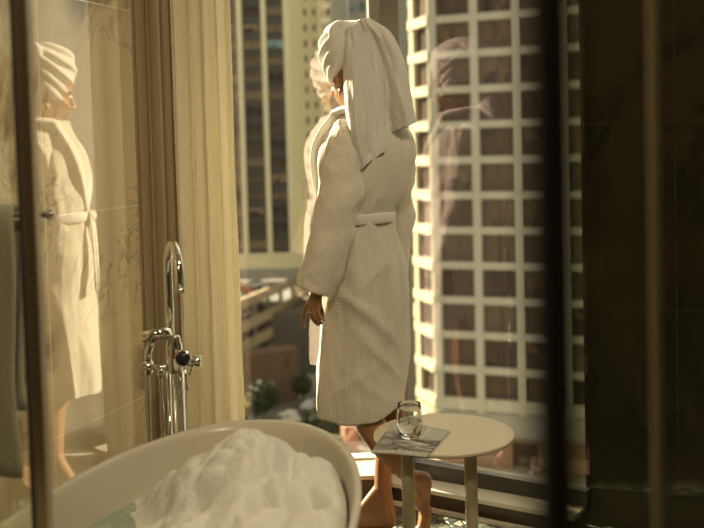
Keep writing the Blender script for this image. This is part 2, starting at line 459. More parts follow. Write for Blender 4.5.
# ledges
def ledge(A, D, N, L, z, dep, name):
    t = bpy.data.objects.new(name, None); COL.objects.link(t); t.location = (A.x, A.y, 0); struct(t)
    bm = bmesh.new(); c0 = A + N*(dep/2+.0); slab(bm, c0, c0+D*L, z-.015, z, dep, 0); obj('ledge_top', bm, MT['stone_ledge'], t)
    bm = bmesh.new(); c0 = A + N*(dep/2-.012); slab(bm, c0, c0+D*L, 0, z-.015, dep-.02, 0); obj('ledge_riser', bm, MT['riser'], t)
    bm = bmesh.new(); c0 = A + N*(dep+.008); slab(bm, c0, c0+D*L, 0, .012, .018, 0); obj('ledge_foot_strip', bm, MT['stone_ledge'], t)
ledge(W1A+W1D*.07, W1D, W1N, .60, .12, .21, 'trim_3')
ledge(CORNER+W2D*.0, W2D, W2N, .81, .075, .13, 'trim_4')

# ------------------------------------------------------------------ curtains
def curtain(name, a, b, mat, label, waves, amp, seed, z0=.015, z1=2.68, per=None, end_r=.0):
    a = V(a); b = V(b); d = b-a; L = d.length; d.normalize(); n = V((-d.y, d.x))
    bm = bmesh.new(); N = waves*18; rows = 26; rings = []
    for i in range(rows+1):
        z = z0+(z1-z0)*i/rows; r = []
        for k in range(N+1):
            s = k/N; ph = s*waves*2*PI + .8*nz((s*3, z*.35, seed), 1.0)*2.2
            am = amp*(.75+.5*nz((s*4, 0, seed+3)))*(1+.12*nz((s*5, z*1.5, seed+9)))
            off = math.sin(ph)*am + .35*am*math.sin(2.3*ph+1)
            al = s*L + .3*amp*math.sin(2*ph)
            q = a + d*al + n*off
            r.append(V((q.x, q.y, z)))
        rings.append(r)
    loft(bm, rings, closed=False)
    o = obj(name, bm, mat, None, True, origin=(a.x, a.y, 0))
    m = o.modifiers.new('th', 'SOLIDIFY'); m.thickness = .0012
    tag(o, label, 'curtain'); return o
curtain('drape', (-.660, 3.02), (-.560, 3.12), MT['drape'], 'opaque beige drape gathered against the marble wall', 3, .020, 1)
curtain('sheer_curtain', (-.560, 3.16), (-.405, 3.34), MT['sheer'], 'sheer cream curtain glowing beside the window, right of the opaque drape', 4, .034, 5)

# ------------------------------------------------------------------ bathtub
TC = V((-.385, 1.775)); TA = V((.17, .985)).normalized(); TB = V((TA.y, -TA.x)); TAa, TBb = .85, .36
def tub_pt(s, th, z, grow=0):
    e = 2/2.15
    cx, sx = math.cos(th), math.sin(th)
    u = math.copysign(abs(cx)**e, cx)*(TAa*s+grow); v = math.copysign(abs(sx)**e, sx)*(TBb*s+grow)
    q = TC + TA*u + TB*v; return V((q.x, q.y, z))
bm = bmesh.new(); prof = [(.66, 0), (.70, .02), (.76, .15), (.84, .32), (.92, .46), (.972, .55), (.992, .57), (1.0, .578), (1.0, .586), (.992, .592), (.975, .593), (.958, .588),
      (.948, .575), (.935, .55), (.90, .46), (.85, .32), (.78, .2), (.66, .13), (.4, .11), (.05, .105)]
loft(bm, [[tub_pt(s, 2*PI*k/96, z) for k in range(96)] for s, z in prof], cap0=True, cap1=True)
tub = obj('bathtub', bm, MT['enamel'], None, True, origin=(TC.x, TC.y, 0)); tag(tub, 'oval white freestanding bathtub filled with foamy water', 'bathtub')
ZW = .478
bm = bmesh.new(); rings = []
for i in range(31):
    s = .905*(i/30)**.9 + .001
    rings.append([tub_pt(s, 2*PI*k/80, ZW + .0015*nz((tub_pt(s, 2*PI*k/80, 0)), 14)) for k in range(80)])
loft(bm, rings, cap0=True)
tag(obj('bath_water', bm, MT['water'], None, True, origin=(TC.x, TC.y, ZW)), 'greenish soapy water inside the oval bathtub', 'water', kind='stuff')
# foam: a heap rising towards the far end
def g2(x, y, cx, cy, rx, ry, p=2.0):
    return math.exp(-((abs(x-cx)/rx)**p + (abs(y-cy)/ry)**p))
DOMES = [(-.255, 2.23, .17, .19, .205), (-.385, 2.21, .13, .15, .135), (-.105, 2.20, .13, .14, .128), (-.03, 2.14, .12, .16, .095), (-.20, 1.98, .17, .12, .115), (-.06, 1.95, .13, .11, .12),
         (-.33, 1.93, .10, .08, .09), (-.17, 1.82, .2, .12, .10), (-.36, 2.08, .08, .07, .085), (-.47, 2.24, .08, .10, .065), (-.30, 1.78, .16, .12, .08), (-.02, 1.82, .1, .1, .09)]
_r = random.Random(11)
for _i in range(60):
    _x, _y = _r.uniform(-.46, .02), _r.uniform(1.8, 2.4)
    if _x > -.40 - max(0, _y-2.15)*.9: DOMES.append((_x, _y, _r.uniform(.02, .05), _r.uniform(.02, .05), _r.uniform(.03, .06)))
def foam_h(x, y):
    big = 0
    for i, (cx_, cy_, ra, rb, hh) in enumerate(DOMES[:12]):
        d = ((x-cx_)/ra)**2 + ((y-cy_)/rb)**2
        if d < 3: big += (hh*(math.exp(-d*.9) if d > .35 else (1-.77*d)))**5
    big = big**.2
    small = 0
    for (cx_, cy_, ra, rb, hh) in DOMES[12:]:
        d = ((x-cx_)/ra)**2 + ((y-cy_)/rb)**2
        if d < 1: small = max(small, hh*.30*(1-d)**.75)
    h = .86*big + .3*small*min(1, big/.05) + .010
    h -= .055*g2(x, y, -.275, 1.985, .045, .035) + .05*g2(x, y, -.215, 2.05, .03, .03) + .045*g2(x, y, -.12, 2.07, .035, .035) + .04*g2(x, y, -.36, 2.10, .035, .035) + .035*g2(x, y, -.165, 2.20, .022, .05)
    h = max(h, .008)
    n = (abs(nz((x, y, 0), 9))-.22)*.045 + (abs(nz((x, y, 3), 19))-.2)*.022 + nz((x, y, 7), 45)*.0022 + nz((x, y, 9), 90)*.001
    h += n*min(1, h/.03)
    edge = -.42 - max(0, y-2.15)*.80 + .07*nz((x, y, 2), 5) + .03*nz((x, y, 2), 22)
    h *= 1/(1+math.exp(-max(-30, min(30, (x-edge)/.022))))
    return h
bm = bmesh.new(); rings = []
for i in range(141):
    s = .915*(i/140)**.8 + .002; r = []
    for k in range(260):
        p = tub_pt(s, 2*PI*k/260, 0); h = foam_h(p.x, p.y)
        f = 1-max(0, (s-.80)/.115)**3*.35
        z = ZW - .006 + h*f
        r.append(V((p.x, p.y, z)))
    rings.append(r)
loft(bm, rings, cap0=True)
tag(obj('bath_foam', bm, MT['foam'], None, True, origin=(TC.x, TC.y, ZW)), 'heap of white soap foam floating on the bath water', 'foam', kind='stuff')

# ------------------------------------------------------------------ bath filler
FY = 2.72
base = P(179, 430, FY); FX = base.x + .003
fl = thing('bath_filler', 'chrome floor-standing bath filler with gooseneck spout behind the bathtub', 'tap', (FX, FY, 0))
zb = P(180, 372, FY).z; zt = P(176, 337, FY).z
bm = bmesh.new(); lathe(bm, [(.0, 0), (.045, 0), (.045, .008), (.03, .014), (.0165, .02), (.0165, zb+.001), (0, zb+.001)], (FX, FY, 0)); obj('column', bm, MT['chrome'], fl, True)
bm = bmesh.new(); lathe(bm, [(0, 0), (.021, 0), (.0225, .003), (.0225, zt-zb-.02), (.0185, zt-zb-.014), (.0185, zt-zb), (.013, zt-zb+.006), (0, zt-zb+.006)], (FX-.008, FY, zb)); obj('mixer_body', bm, MT['chrome'], fl, True)
topz = P(170, 245, FY-.1).z; rr = .085; sp0 = V((FX-.018, FY, zt)); out = P(180, 292, FY-.17)
dirh = V((out.x-sp0.x, out.y-sp0.y, 0)); rr = dirh.length/2; dirh.normalize(); ctr = V((sp0.x, sp0.y, 0)) + dirh*rr; ctr.z = topz-rr
pts = [sp0, V((sp0.x, sp0.y, (zt+ctr.z)/2))] + arc(ctr, dirh, V((0, 0, 1)), rr, PI, 0, 18) + [V((out.x, out.y, out.z))]
bm = bmesh.new(); tube(bm, pts, .0122, 18); obj('spout', bm, MT['chrome'], fl, True)
bm = bmesh.new(); lathe(bm, [(0, 0), (.0128, 0), (.0128, .014), (0, .014)], (out.x, out.y, out.z-.003), 20); obj('aerator', bm, MT['hose'], fl, True)
kc = P(183, 358, FY-.055); bm = bmesh.new(); lathe(bm, [(0, -.05), (.014, -.05), (.014, -.02), (.021, -.016), (.0225, .0), (.0215, .004), (0, .004)], kc, 32, (0.05, -1, .08)); kn = obj('diverter_knob', bm, MT['chrome'], fl, True)
bm = bmesh.new(); lathe(bm, [(0, .0045), (.0195, .0045), (.0195, .0065), (0, .0065)], kc, 32, (0.05, -1, .08)); obj('knob_face', bm, MT['black_face'], kn, True, 'black round knob face')
rk = P(198, 361, FY); x0 = FX
bm = bmesh.new(); tube(bm, [V((x0, FY, rk.z-.002)), V((rk.x-.008, FY-.01, rk.z))], .0105, 16); lathe(bm, [(0, -.022), (.0145, -.022), (.0155, -.018), (.0155, .006), (.013, .009), (0, .009)], rk, 28, (1, -.15, 0)); tk = obj('temperature_knob', bm, MT['chrome'], fl, True)
bm = bmesh.new(); tube(bm, [P(193, 366, FY-.01), P(189, 375, FY-.02)], [.0035, .0028], 10); obj('knob_lever', bm, MT['chrome'], tk, True)
bm = bmesh.new(); tube(bm, [P(184, 366, FY-.045), P(186, 378, FY-.05), P(188, 390, FY-.05)], [.004, .0035, .0038], 12); obj('flow_lever', bm, MT['chrome'], fl, True)
hk = P(148.5, 366, FY)
bm = bmesh.new(); tube(bm, [V((FX-.015, FY, P(168, 368, FY).z)), V((hk.x-.004, FY, hk.z-.002))], .0085, 14); tube(bm, [P(148.5, 361, FY), P(148.3, 374, FY)], .0125, 14); lathe(bm, [(0, 0), (.012, 0), (.012, .012), (0, .012)], hk+V((-.018, 0, 0)), 18, (1, 0, 0)); obj('shower_holder', bm, MT['chrome'], fl, True)
bm = bmesh.new(); hc = P(156, 335, FY-.03)
tube(bm, [P(148.5, 364, FY), P(147.6, 355, FY), P(150, 347, FY-.005), P(153.5, 339, FY-.02)], [.010, .010, .0095, .011], 14)
lathe(bm, [(0, .013), (.036, .013), (.044, .010), (.045, -.009), (.042, -.011), (0, -.010)], hc, 36, (-.16, .30, 1)); hs = obj('hand_shower', bm, MT['chrome'], fl, True)
bm = bmesh.new(); ax = V((-.16, .30, 1)).normalized(); fx, fy = frame_of(ax)
for rr_, cnt in ((.036, 16), (.024, 11), (.012, 6)):
    for k in range(cnt):
        q = hc - ax*.010 + (fx*math.cos(2*PI*k/cnt)+fy*math.sin(2*PI*k/cnt))*rr_; tube(bm, [q, q-ax*.004], .0018, 6)
obj('spray_nozzles', bm, MT['hose'], hs, False)
def hose(p, q, sag, name='shower_hose'):
    bm = bmesh.new(); pts = []; rs = []
    for i in range(161):
        t_ = i/160; c = p.lerp(q, t_) + V((sag*math.sin(PI*t_), 0, 0)); pts.append(c); rs.append(.0060 if i % 2 else .0048)
    tube(bm, pts, rs, 10); obj(name, bm, MT['hose'], fl, True, 'ribbed metal hose')
hose(P(148.3, 374, FY), V((P(147, 440, FY).x, FY, .10)), 0)
bm = bmesh.new(); lathe(bm, [(0, 0), (.0105, 0), (.0105, -.02), (.008, -.024), (0, -.024)], P(160.5, 368, FY), 18); obj('hose_union', bm, MT['chrome'], fl, True)
hose(P(160.8, 376, FY), V((P(166, 440, FY).x, FY, .10)), 0)
bm = bmesh.new(); tube(bm, [P(168.3, 372, FY+.015), V((P(169.5, 440, FY).x, FY+.015, .004))], .006, 10); obj('supply_pipe', bm, MT['chrome'], fl, True)

# ------------------------------------------------------------------ side table, newspaper, tumbler
TT = V((.262, 2.97)); TZ = .432; TR = .216
st = thing('side_table', 'round beige side table on slim legs beside the woman', 'table', (TT.x, TT.y, 0))
bm = bmesh.new(); lathe(bm, [(0, TZ-.010), (TR-.002, TZ-.010), (TR, TZ-.008), (TR, TZ-.002), (TR-.0015, TZ), (0, TZ)], (TT.x, TT.y, 0), 96); top = obj('table_top', bm, MT['table_top'], st)
bm = bmesh.new(); lathe(bm, [(TR-.02, TZ-.0125), (TR-.004, TZ-.0125), (TR-.001, TZ-.0095), (TR-.02, TZ-.0095)], (TT.x, TT.y, 0), 96); obj('table_edge', bm, MT['table_edge'], st)
for px in (408, 471):
    q = P(px, 480, 2.90); bm = bmesh.new(); tube(bm, [(q.x, 2.90, .012), (q.x, 2.90, TZ-.0105)], .0195, 28); obj('leg', bm, MT['table_leg'], st, True)
bm = bmesh.new(); lathe(bm, [(0, 0), (.17, 0), (.17, .010), (.168, .012), (0, .012)], (TT.x-.02, 2.93, 0), 64); obj('base_plate', bm, MT['table_leg'], st)
# newspaper: folded sheets, slightly fanned and sagging past the table edge
zc = TZ+.0005
cA, cB, cC, cD = G(371, 451, zc), G(395, 421, zc), G(450, 432.5, zc), G(427, 456.5, zc)
npap = thing('newspaper', 'folded newspaper lying under the tumbler on the round table', 'newspaper', ((cA.x+cC.x)/2, (cA.y+cC.y)/2, zc))
def sheet(dx, dy, rot, z, name, scale=1.0):
    c = (cA+cB+cC+cD)/4; bm = bmesh.new(); N = 14; rings = []; Rm = Matrix.Rotation(rot, 3, 'Z')
    lay = bm.loops.layers.uv.verify(); vs = []
    for i in range(N+1):
        row = []
        for j in range(N+1):
            u, v = i/N, j/N; p = cA.lerp(cD, u).lerp(cB.lerp(cC, u), v); p = c + Rm @ ((p-c)*scale) + V((dx, dy, 0))
            d_out = (V((p.x, p.y))-TT).length - TR
            droop = -max(0, d_out)*.16
            p.z = z + droop + .0006*abs(nz((u*3, v*3, z*50), 1.5))
            row.append(bm.verts.new(p))
        vs.append(row)
    for i in range(N):
        for j in range(N):
            f = bm.faces.new((vs[i][j], vs[i+1][j], vs[i+1][j+1], vs[i][j+1]))
            for lp, (a_, b_) in zip(f.loops, ((i, j), (i+1, j), (i+1, j+1), (i, j+1))): lp[lay].uv = (a_/N, b_/N)
    o = obj(name, bm, MT['news'], npap, True); m = o.modifiers.new('t', 'SOLIDIFY'); m.thickness = .0012; m.offset = -1
    return o
for i in range(4): sheet(.0015*(i % 2), -.001*i+.002, .012*(i-1.5), zc+.0014+.0014*i, 'newspaper_page', 1.0-.006*i)
# tumbler
gz = zc+.0075; gp = G(410, 437.5, gz)
tm = thing('tumbler', 'clear stemless glass of water standing on the newspaper', 'glass', (gp.x, gp.y, gz))
outer = [(0, .0005), (.024, .0005), (.027, .002), (.032, .012), (.0375, .030), (.0395, .048), (.0385, .066), (.0362, .086), (.0345, .104)]
inner = [(.0335, .104), (.0352, .086), (.0375, .066), (.0385, .048), (.0365, .030), (.031, .014), (.024, .009), (0, .008)]
bm = bmesh.new(); lathe(bm, outer+[(.0340, .1048)]+inner, gp, 64); obj('glass_bowl', bm, MT['tumbler'], tm, True)
bm = bmesh.new(); lathe(bm, [(0, .0085), (.0238, .0094), (.0306, .0143), (.0361, .030), (.0381, .046), (.0379, .050), (.0375, .0505), (0, .0505)], gp, 64); obj('drinking_water', bm, MT['dwater'], tm, True)

# ------------------------------------------------------------------ the woman
WO = V((.07, 3.30, 0))
person = thing('person', 'woman in white waffle bathrobe and towel turban looking out of the window', 'person', WO)
X0, Y0, Z0 = V((1, 0, 0)), V((0, 1, 0)), V((0, 0, 1))
hf = V((-.46, .84, -.30)).normalized()          # where the face points
hl = V((0, 0, 1)).cross(hf).normalized()        # her left
hu = hf.cross(hl).normalized()
if hu.z < 0: hu = -hu
HCn = P(351, 78, 3.30) + V((.004, 0, .0))
def H(f, l, u): return HCn + hf*f + hl*l + hu*u
bm = bmesh.new()
# head
ellipsoid(bm, H(-.010, 0, .028), (hf, hl, hu), (.093, .074, .088))
ellipsoid(bm, H(.028, 0, -.030), (hf, hl, hu), (.056, .056, .072))
hull(bm, [(H(.055, 0, -.085), .018), (H(.045, .018, -.078), .018), (H(.045, -.018, -.078), .018)])
for s in (-1, 1):
    hull(bm, [(H(-.005, .050*s, -.05), .016), (H(.05, .016*s, -.086), .014)])
    ellipsoid(bm, H(.058, .032*s, -.025), (hf, hl, hu), (.024, .024, .022), 2)
    ellipsoid(bm, H(.070, .030*s, .022), (hf, hl, hu), (.014, .024, .009), 2)
    ellipsoid(bm, H(.074, .029*s, .004), (hf, hl, hu), (.010, .014, .008), 2)
    ellipsoid(bm, H(-.012, .073*s, -.012), (hf, hl, hu), (.017, .008, .028), 2)
    ellipsoid(bm, H(.094, .010*s, -.031), (hf, hl, hu), (.010, .008, .007), 2)
hull(bm, [(H(.083, 0, .012), .007), (H(.103, 0, -.026), .0095)]); hull(bm, [(H(.078, 0, -.03), .012), (H(.101, 0, -.029), .008)])
ellipsoid(bm, H(.085, 0, -.055), (hf, hl, hu), (.010, .023, .006), 2); ellipsoid(bm, H(.083, 0, -.065), (hf, hl, hu), (.010, .019, .007), 2)
NB = V((.045, 3.31, 1.40))
chain(bm, [(H(-.03, 0, -.03), .052), (H(-.03, 0, -.085), .050), (NB, .054), (NB-V((0, 0, .05)), .06)])
# trunk
bf = V((-.70, .71, 0)).normalized(); bl = V((-.71, -.70, 0)).normalized()
def Bd(f, l, z, base=V((.035, 3.31, 0))): return base + bf*f + bl*l + V((0, 0, z))
hull(bm, [(Bd(0, .09, 1.325), .045), (Bd(0, -.10, 1.325), .045), (Bd(.01, .05, 1.20), .075), (Bd(.01, -.05, 1.20), .075), (NB-V((0, 0, .05)), .05)])
hull(bm, [(Bd(.01, .05, 1.20), .075), (Bd(.01, -.05, 1.20), .075), (Bd(0, .055, 1.06), .068), (Bd(0, -.055, 1.06), .068)])
hull(bm, [(Bd(0, .055, 1.06), .068), (Bd(0, -.055, 1.06), .068), (Bd(0, .05, .90), .075), (Bd(0, -.05, .90), .075)])
# legs
lk = P(360, 396, 3.265)
A1, A2, A3 = P(368, 424, 3.21), P(384, 450, 3.20), P(405, 474, 3.21)
chain(bm, [(Bd(0, .05, .86), .075), (lk+V((.0, .05, .12)), .062), (lk+V((.0,.01,0)), .052), (P(368, 420, 3.235), .054), (P(382.5, 444, 3.205), .045), (P(400, 466, 3.205), .032), (P(411, 478, 3.22), .029)])
# raised left foot: heel up, standing on the toes
hA = P(423, 480, 3.235); bA = P(428, 514, 3.235)
hull(bm, [(P(411, 478, 3.22), .029), (hA, .030), (P(424, 486, 3.235), .027)])
hull(bm, [(P(424, 486, 3.235), .026), (P(421, 500, 3.23), .019), (P(425, 502, 3.245), .018)])
hull(bm, [(P(411, 480, 3.215), .024), (P(420, 503, 3.225), .017)])
hull(bm, [(P(421, 501, 3.23), .019), (bA+V((-.006, -.02, .004)), .018), (bA+V((.0, .022, .004)), .017)])
for k in range(5):
    o_ = V((-.004*k, -.034+.0165*k, 0)); r_ = .0115-.0011*k
    t0 = bA + o_ + V((0, 0, .002)); t1 = bA + o_ + V((-.014, -.004, -.020)); t1.z = .022; t2 = t1 + V((-.030+.003*k, -.006, 0)); t2.z = r_ + .001
    chain(bm, [(t0, .012), (t1, r_), (t2, r_)])
# planted right leg
rk2 = P(392, 398, 3.36)
chain(bm, [(Bd(0, -.05, .86), .075), (rk2+V((-.01, -.01, .10)), .062), (rk2, .054), (P(390, 420, 3.34), .052), (P(386, 445, 3.325), .038), (P(383, 470, 3.315), .030), (P(383, 489, 3.31), .031)])
hB = V((.093, 3.300, .034))
hull(bm, [(P(383, 489, 3.31), .030), (hB, .031), (hB+V((-.02, .003, 0)), .030)])
hull(bm, [(P(380, 491, 3.31), .028), (V((.0, 3.325, .050)), .023), (hB, .028)])
hull(bm, [(V((.03, 3.315, .045)), .026), (V((-.055, 3.305, .021)), .018), (V((-.05, 3.365, .019)), .017), (hB+V((-.03, 0, -.008)), .024)])
for k in range(5):
    r_ = .013 if k == 0 else .0098-.0006*k
    y = 3.368-.0165*k
    chain(bm, [(V((-.052, y, .017)), .013), (V((-.082+.004*k, y+.002, .016)), r_), (V((-.105+.008*k, y+.002, r_+.001)), r_)])
# left arm and hand
SH = P(347, 140, 3.24); EL = P(335, 222, 3.165); WR = P(317, 291, 3.155)
chain(bm, [(SH, .042), (SH.lerp(EL, .5), .038), (EL, .033), (EL.lerp(WR, .4), .033), (WR, .0225)])
def HP(x, y, d=0): return P(x, y, 3.150+d)
hull(bm, [(HP(317.5, 291), .020), (HP(312, 304, .012), .014), (HP(317, 305, -.008), .014)])
hull(bm, [(HP(310, 303, .016), .0115), (HP(319, 305, -.012), .0125), (HP(315, 296, 0), .017), (HP(316, 308, 0), .012)])
fing = [([(309, 302), (305.2, 309), (303.6, 318), (303.8, 327)], .018, .0078, .012),
        ([(312.2, 305), (310.6, 313), (313.5, 320), (318, 324.5)], .006, .0080, -.004),
        ([(315.5, 306), (314.4, 313.5), (317, 319.5), (321.3, 323)], -.006, .0077, -.010),
        ([(319, 306), (318.8, 312.5), (320.6, 317.5), (323.8, 320.5)], -.017, .0068, -.012)]
for pts_, d_, r_, curl in fing:
    chain(bm, [(HP(x, y, d_+curl*i/3), r_*(1.12, 1.05, .95, .86)[i]) for i, (x, y) in enumerate(pts_)])
chain(bm, [(HP(316, 297, .02), .012), (HP(319, 305, .032), .0105), (HP(321.5, 312, .034), .0095), (HP(322.5, 318, .030), .0085)])
# right arm and hand, hanging on the far side
SR = V((.14, 3.35, 1.335)); ER = V((.165, 3.40, 1.06)); WRr = V((.130, 3.44, .84))
chain(bm, [(SR, .046), (SR.lerp(ER, .5), .040), (ER, .034), (ER.lerp(WRr, .4), .033), (WRr, .0225)])
hull(bm, [(WRr, .019), (WRr+V((-.012, .012, -.07)), .015), (WRr+V((.012, -.01, -.07)), .015)])
for k in range(4):
    b0 = WRr + V((-.018+.012*k, .016-.011*k, -.080)); L_ = (.030, .034, .031, .024)[k]
    chain(bm, [(b0, .0088), (b0+V((-.003, .004, -L_)), .0080), (b0+V((-.012, .006, -L_*1.65)), .0074), (b0+V((-.022, .006, -L_*2.05)), .0068)])
chain(bm, [(WRr+V((-.01, .008, -.02)), .011), (WRr+V((-.034, .016, -.05)), .0098), (WRr+V((-.040, .018, -.082)), .0085)])
body = obj('body', bm, MT['skin'], person, True); remesh(body, .0034, 5, .45)
# face details
def ff(l, u, f): return H(f, l, u)
for s in (-1, 1):
    bm = bmesh.new(); ellipsoid(bm, H(.0715, .030*s, .005), (hf, hl, hu), (.0115, .0125, .0105), 3); e = obj('eye', bm, MT['eye'], person, True, 'white of the eye')
    bm = bmesh.new(); ellipsoid(bm, H(.0815, .030*s, .003), (hf, hl, hu), (.0022, .0052, .0056), 2); obj('iris', bm, MT['iris'], e, True)
    bm = bmesh.new(); tube(bm, [H(.0835, .014*s, .024), H(.0835, .028*s, .030), H(.070, .046*s, .026)], [.0025, .0032, .0012], 8); obj('eyebrow', bm, MT['brow'], person, True, 'dark eyebrow')
bm = bmesh.new(); tube(bm, [H(.083, .019, -.059), H(.0925, .009, -.0565), H(.0955, 0, -.0585), H(.0925, -.009, -.0565), H(.083, -.019, -.059)], [.0015, .0042, .0042, .0042, .0015], 8)
tube(bm, [H(.083, .017, -.061), H(.0915, .008, -.0645), H(.093, 0, -.0655), H(.0915, -.008, -.0645), H(.083, -.017, -.061)], [.0015, .0048, .0050, .0048, .0015], 8)
obj('lips', bm, MT['lips'], person, True, 'reddish lips')
# ring
rp = HP(311.2, 312.2, .006-.001); bm = bmesh.new(); dr = (HP(310.6, 313, .005)-HP(312.2, 305, .006)).normalized(); lathe(bm, [(.0092, -.0014), (.0102, -.0010), (.0102, .0010), (.0092, .0014), (.0092, -.0014)], rp, 24, dr); obj('ring', bm, MT['silver'], person, True, 'thin silver ring')

# bathrobe body
def smoothstep(a, b, x):
    t_ = max(0, min(1, (x-a)/(b-a))); return t_*t_*(3-2*t_)
RK = [(.385, .006, 3.305, .150, .135), (.50, .012, 3.305, .152, .138), (.65, .024, 3.305, .153, .142), (.78, .032, 3.305, .152, .143), (.90, .027, 3.305, .152, .138),
      (1.00, .016, 3.305, .140, .122), (1.06, .010, 3.305, .131, .112), (1.10, .010, 3.305, .131, .112), (1.16, .030, 3.307, .146, .124), (1.24, .045, 3.31, .160, .132), (1.31, .050, 3.312, .158, .124),
      (1.37, .050, 3.312, .132, .100), (1.41, .047, 3.312, .096, .082), (1.445, .040, 3.312, .074, .070)]
NR = 168
def robe_ring(z, grow=0, wr=1):
    cx_, cy_, rx_, ry_ = cubic(RK, z); out_ = []
    hem = .012*math.sin(0)
    for k in range(NR):
        th = 2*PI*k/NR; c, s = math.cos(th), math.sin(th)
        d = 0
        b_ = math.exp(-((z-1.085)/.075)**2) * (0 if abs(z-1.082) < .012 else 1)
        d += wr*.0065*b_*math.sin(9*th+3*nz((c, s, 0), 1.3)) 
        if z < 1.05:
            low = smoothstep(1.05, .6, z)
            d += wr*(.0055*low*math.sin(5*th + 1.1 + 3.2*(z-.4)) + .004*low*math.sin(8*th-5*z))
            # diagonal drapes running down from the hip on the camera side
            for (zz, tt, a_, m_, w_) in ((.72, -1.15, .011, 1.6, .10), (.60, -1.0, .010, 1.9, .09), (.55, -1.75, .009, -1.2, .10), (.80, -1.7, .008, 1.2, .12), (.50, -1.2, .008, 1.5, .1), (.90, -1.3, .007, -1.5, .1)):
                ang = (th-2*PI if th > PI else th) - tt
                cr = (z-zz) + ang*.155*m_*.5
                d += wr*a_*math.exp(-(cr/.022)**2)*math.exp(-(ang/.55)**2)
        else:
            hi = smoothstep(1.12, 1.2, z)*(1-smoothstep(1.34, 1.42, z))
            d += wr*hi*(.008*math.sin(6*th+14*z) + .012*nz((c*2, s*2, z*6), 1.4))
        d += wr*.009*nz((c*1.8, s*1.8, z*3), 1.5) + wr*.004*nz((c*5, s*5, z*12), 1.3)
        out_.append(V((cx_+(rx_+d+grow)*c, cy_+(ry_+d+grow)*s, z)))
    return out_
bm = bmesh.new(); zs = [.411+ (1.445-.411)*i/120 for i in range(121)]
inner_ = [[V((p.x*1, p.y, p.z)) for p in robe_ring(z, -.005)] for z in (.46, .43, .4112)]
rings = inner_ + [[p for p in robe_ring(z)] for z in zs]
for r in rings[:4]:
    pass
def hemz(p): return p.z + (.036*smoothstep(.04, .16, p.x) - .012*smoothstep(.10, .0, abs(p.x+.04)))*smoothstep(.62, .38, p.z)
rings = [[V((p.x, p.y, hemz(p))) for p in r] for r in rings]
loft(bm, rings, uv=lambda i, k: (k/NR*.93, i/120*1.06))
robe = obj('bathrobe', bm, MT['waffle'], person, True, 'white waffle-weave bathrobe')
# overlapping front edge of the robe
def on_robe(z, ang, g): 
    cx_, cy_, rx_, ry_ = cubic(RK, z); return V((cx_+(rx_+g)*math.cos(ang), cy_+(ry_+g)*math.sin(ang), z))
fa = math.atan2(.71, -.70)
bm = bmesh.new(); tube(bm, [on_robe(1.07-.64*i/20, fa-.35-.15*math.sin(i/20*2), .001) for i in range(21)], .022, 10, flat=.35); obj('robe_front_edge', bm, MT['robe_plain'], robe, True)
# collar: shawl that crosses over the chest, with shoulder yoke
for s in (-1, 1):
    bm = bmesh.new(); pts_ = []
    for i in range(25):
        t_ = i/24
        if t_ < .45:
            q = t_/.45; ang = (fa+PI) + s*(-q*2.1); z = 1.458 - .02*q; g = .004
        else:
            q = (t_-.45)/.55; ang = (fa+PI) - s*2.1 - s*q*(PI-2.1+(-.25 if s > 0 else .35)); z = 1.438-.335*q; g = .006+.002*s
        pts_.append(on_robe(min(z, 1.445), ang, g) + V((0, 0, max(0, z-1.445))))
    tube(bm, pts_, [.019+.012*math.sin(PI*i/24) for i in range(25)], 14, flat=.42); obj('collar', bm, MT['robe_plain'], robe, True)
# sleeves
def sleeve(path, rads, seed, name='sleeve'):
    bm = bmesh.new(); n = 72; rings = []; N = 70; ks = [(i/(len(path)-1), *p, *r) for i, (p, r) in enumerate(zip(path, rads))]
    def ring(t_, g=0):
        x, y, z, ra, rb = cubic(ks, t_); x2, y2, z2, _, _ = cubic(ks, min(1, t_+.02)); x1, y1, z1, _, _ = cubic(ks, max(0, t_-.02))
        d = V((x2-x1, y2-y1, z2-z1)).normalized(); ax_ = (V((1, 0, 0)) - d*d.x).normalized(); ay_ = d.cross(ax_).normalized(); r = []
        for k in range(n):
            th = 2*PI*k/n; c, s = math.cos(th), math.sin(th)
            dd = .0045*math.sin(3*th+seed+2*t_)*smoothstep(.3, 1, t_) + .006*nz((c, s, t_*5+seed), 1.7) + .004*nz((c*2, s*2, t_*16+seed), 1.4)
            crease = .007*math.exp(-((t_-.5)/.16)**2)*math.sin(26*t_ + 2.2*c + seed)*max(0, c*.6+.5)
            dd += crease
            r.append(V((x, y, z)) + ax_*c*(ra+dd+g) + ay_*s*(rb+dd+g))
        return r
    rings = [ring(i/N) for i in range(N+1)] + [ring(1.0, -.006), ring(.97, -.007), ring(.9, -.008), ring(.82, -.008)]
    loft(bm, rings, uv=lambda i, k: (k/n*.36, i/N*.6)); return obj(name, bm, MT['waffle'], robe, True)
ls = [tuple(P(350, 128, 3.25)), tuple(P(344.5, 155, 3.21)), tuple(P(341.5, 185, 3.18)), tuple(P(334, 225, 3.165)), tuple(P(324, 262, 3.16)), tuple(P(314.5, 291.5, 3.155))]
sleeve(ls, [(.055, .060), (.068, .064), (.071, .062), (.072, .060), (.070, .058), (.066, .055)], 1.0)
rs_ = [(.150, 3.36, 1.37), (.165, 3.375, 1.27), (.162, 3.385, 1.16), (.155, 3.40, 1.04), (.145, 3.42, .93), (.135, 3.435, .85)]
sleeve(rs_, [(.045, .05), (.050, .055), (.052, .056), (.054, .056), (.052, .056), (.050, .054)], 4.0)
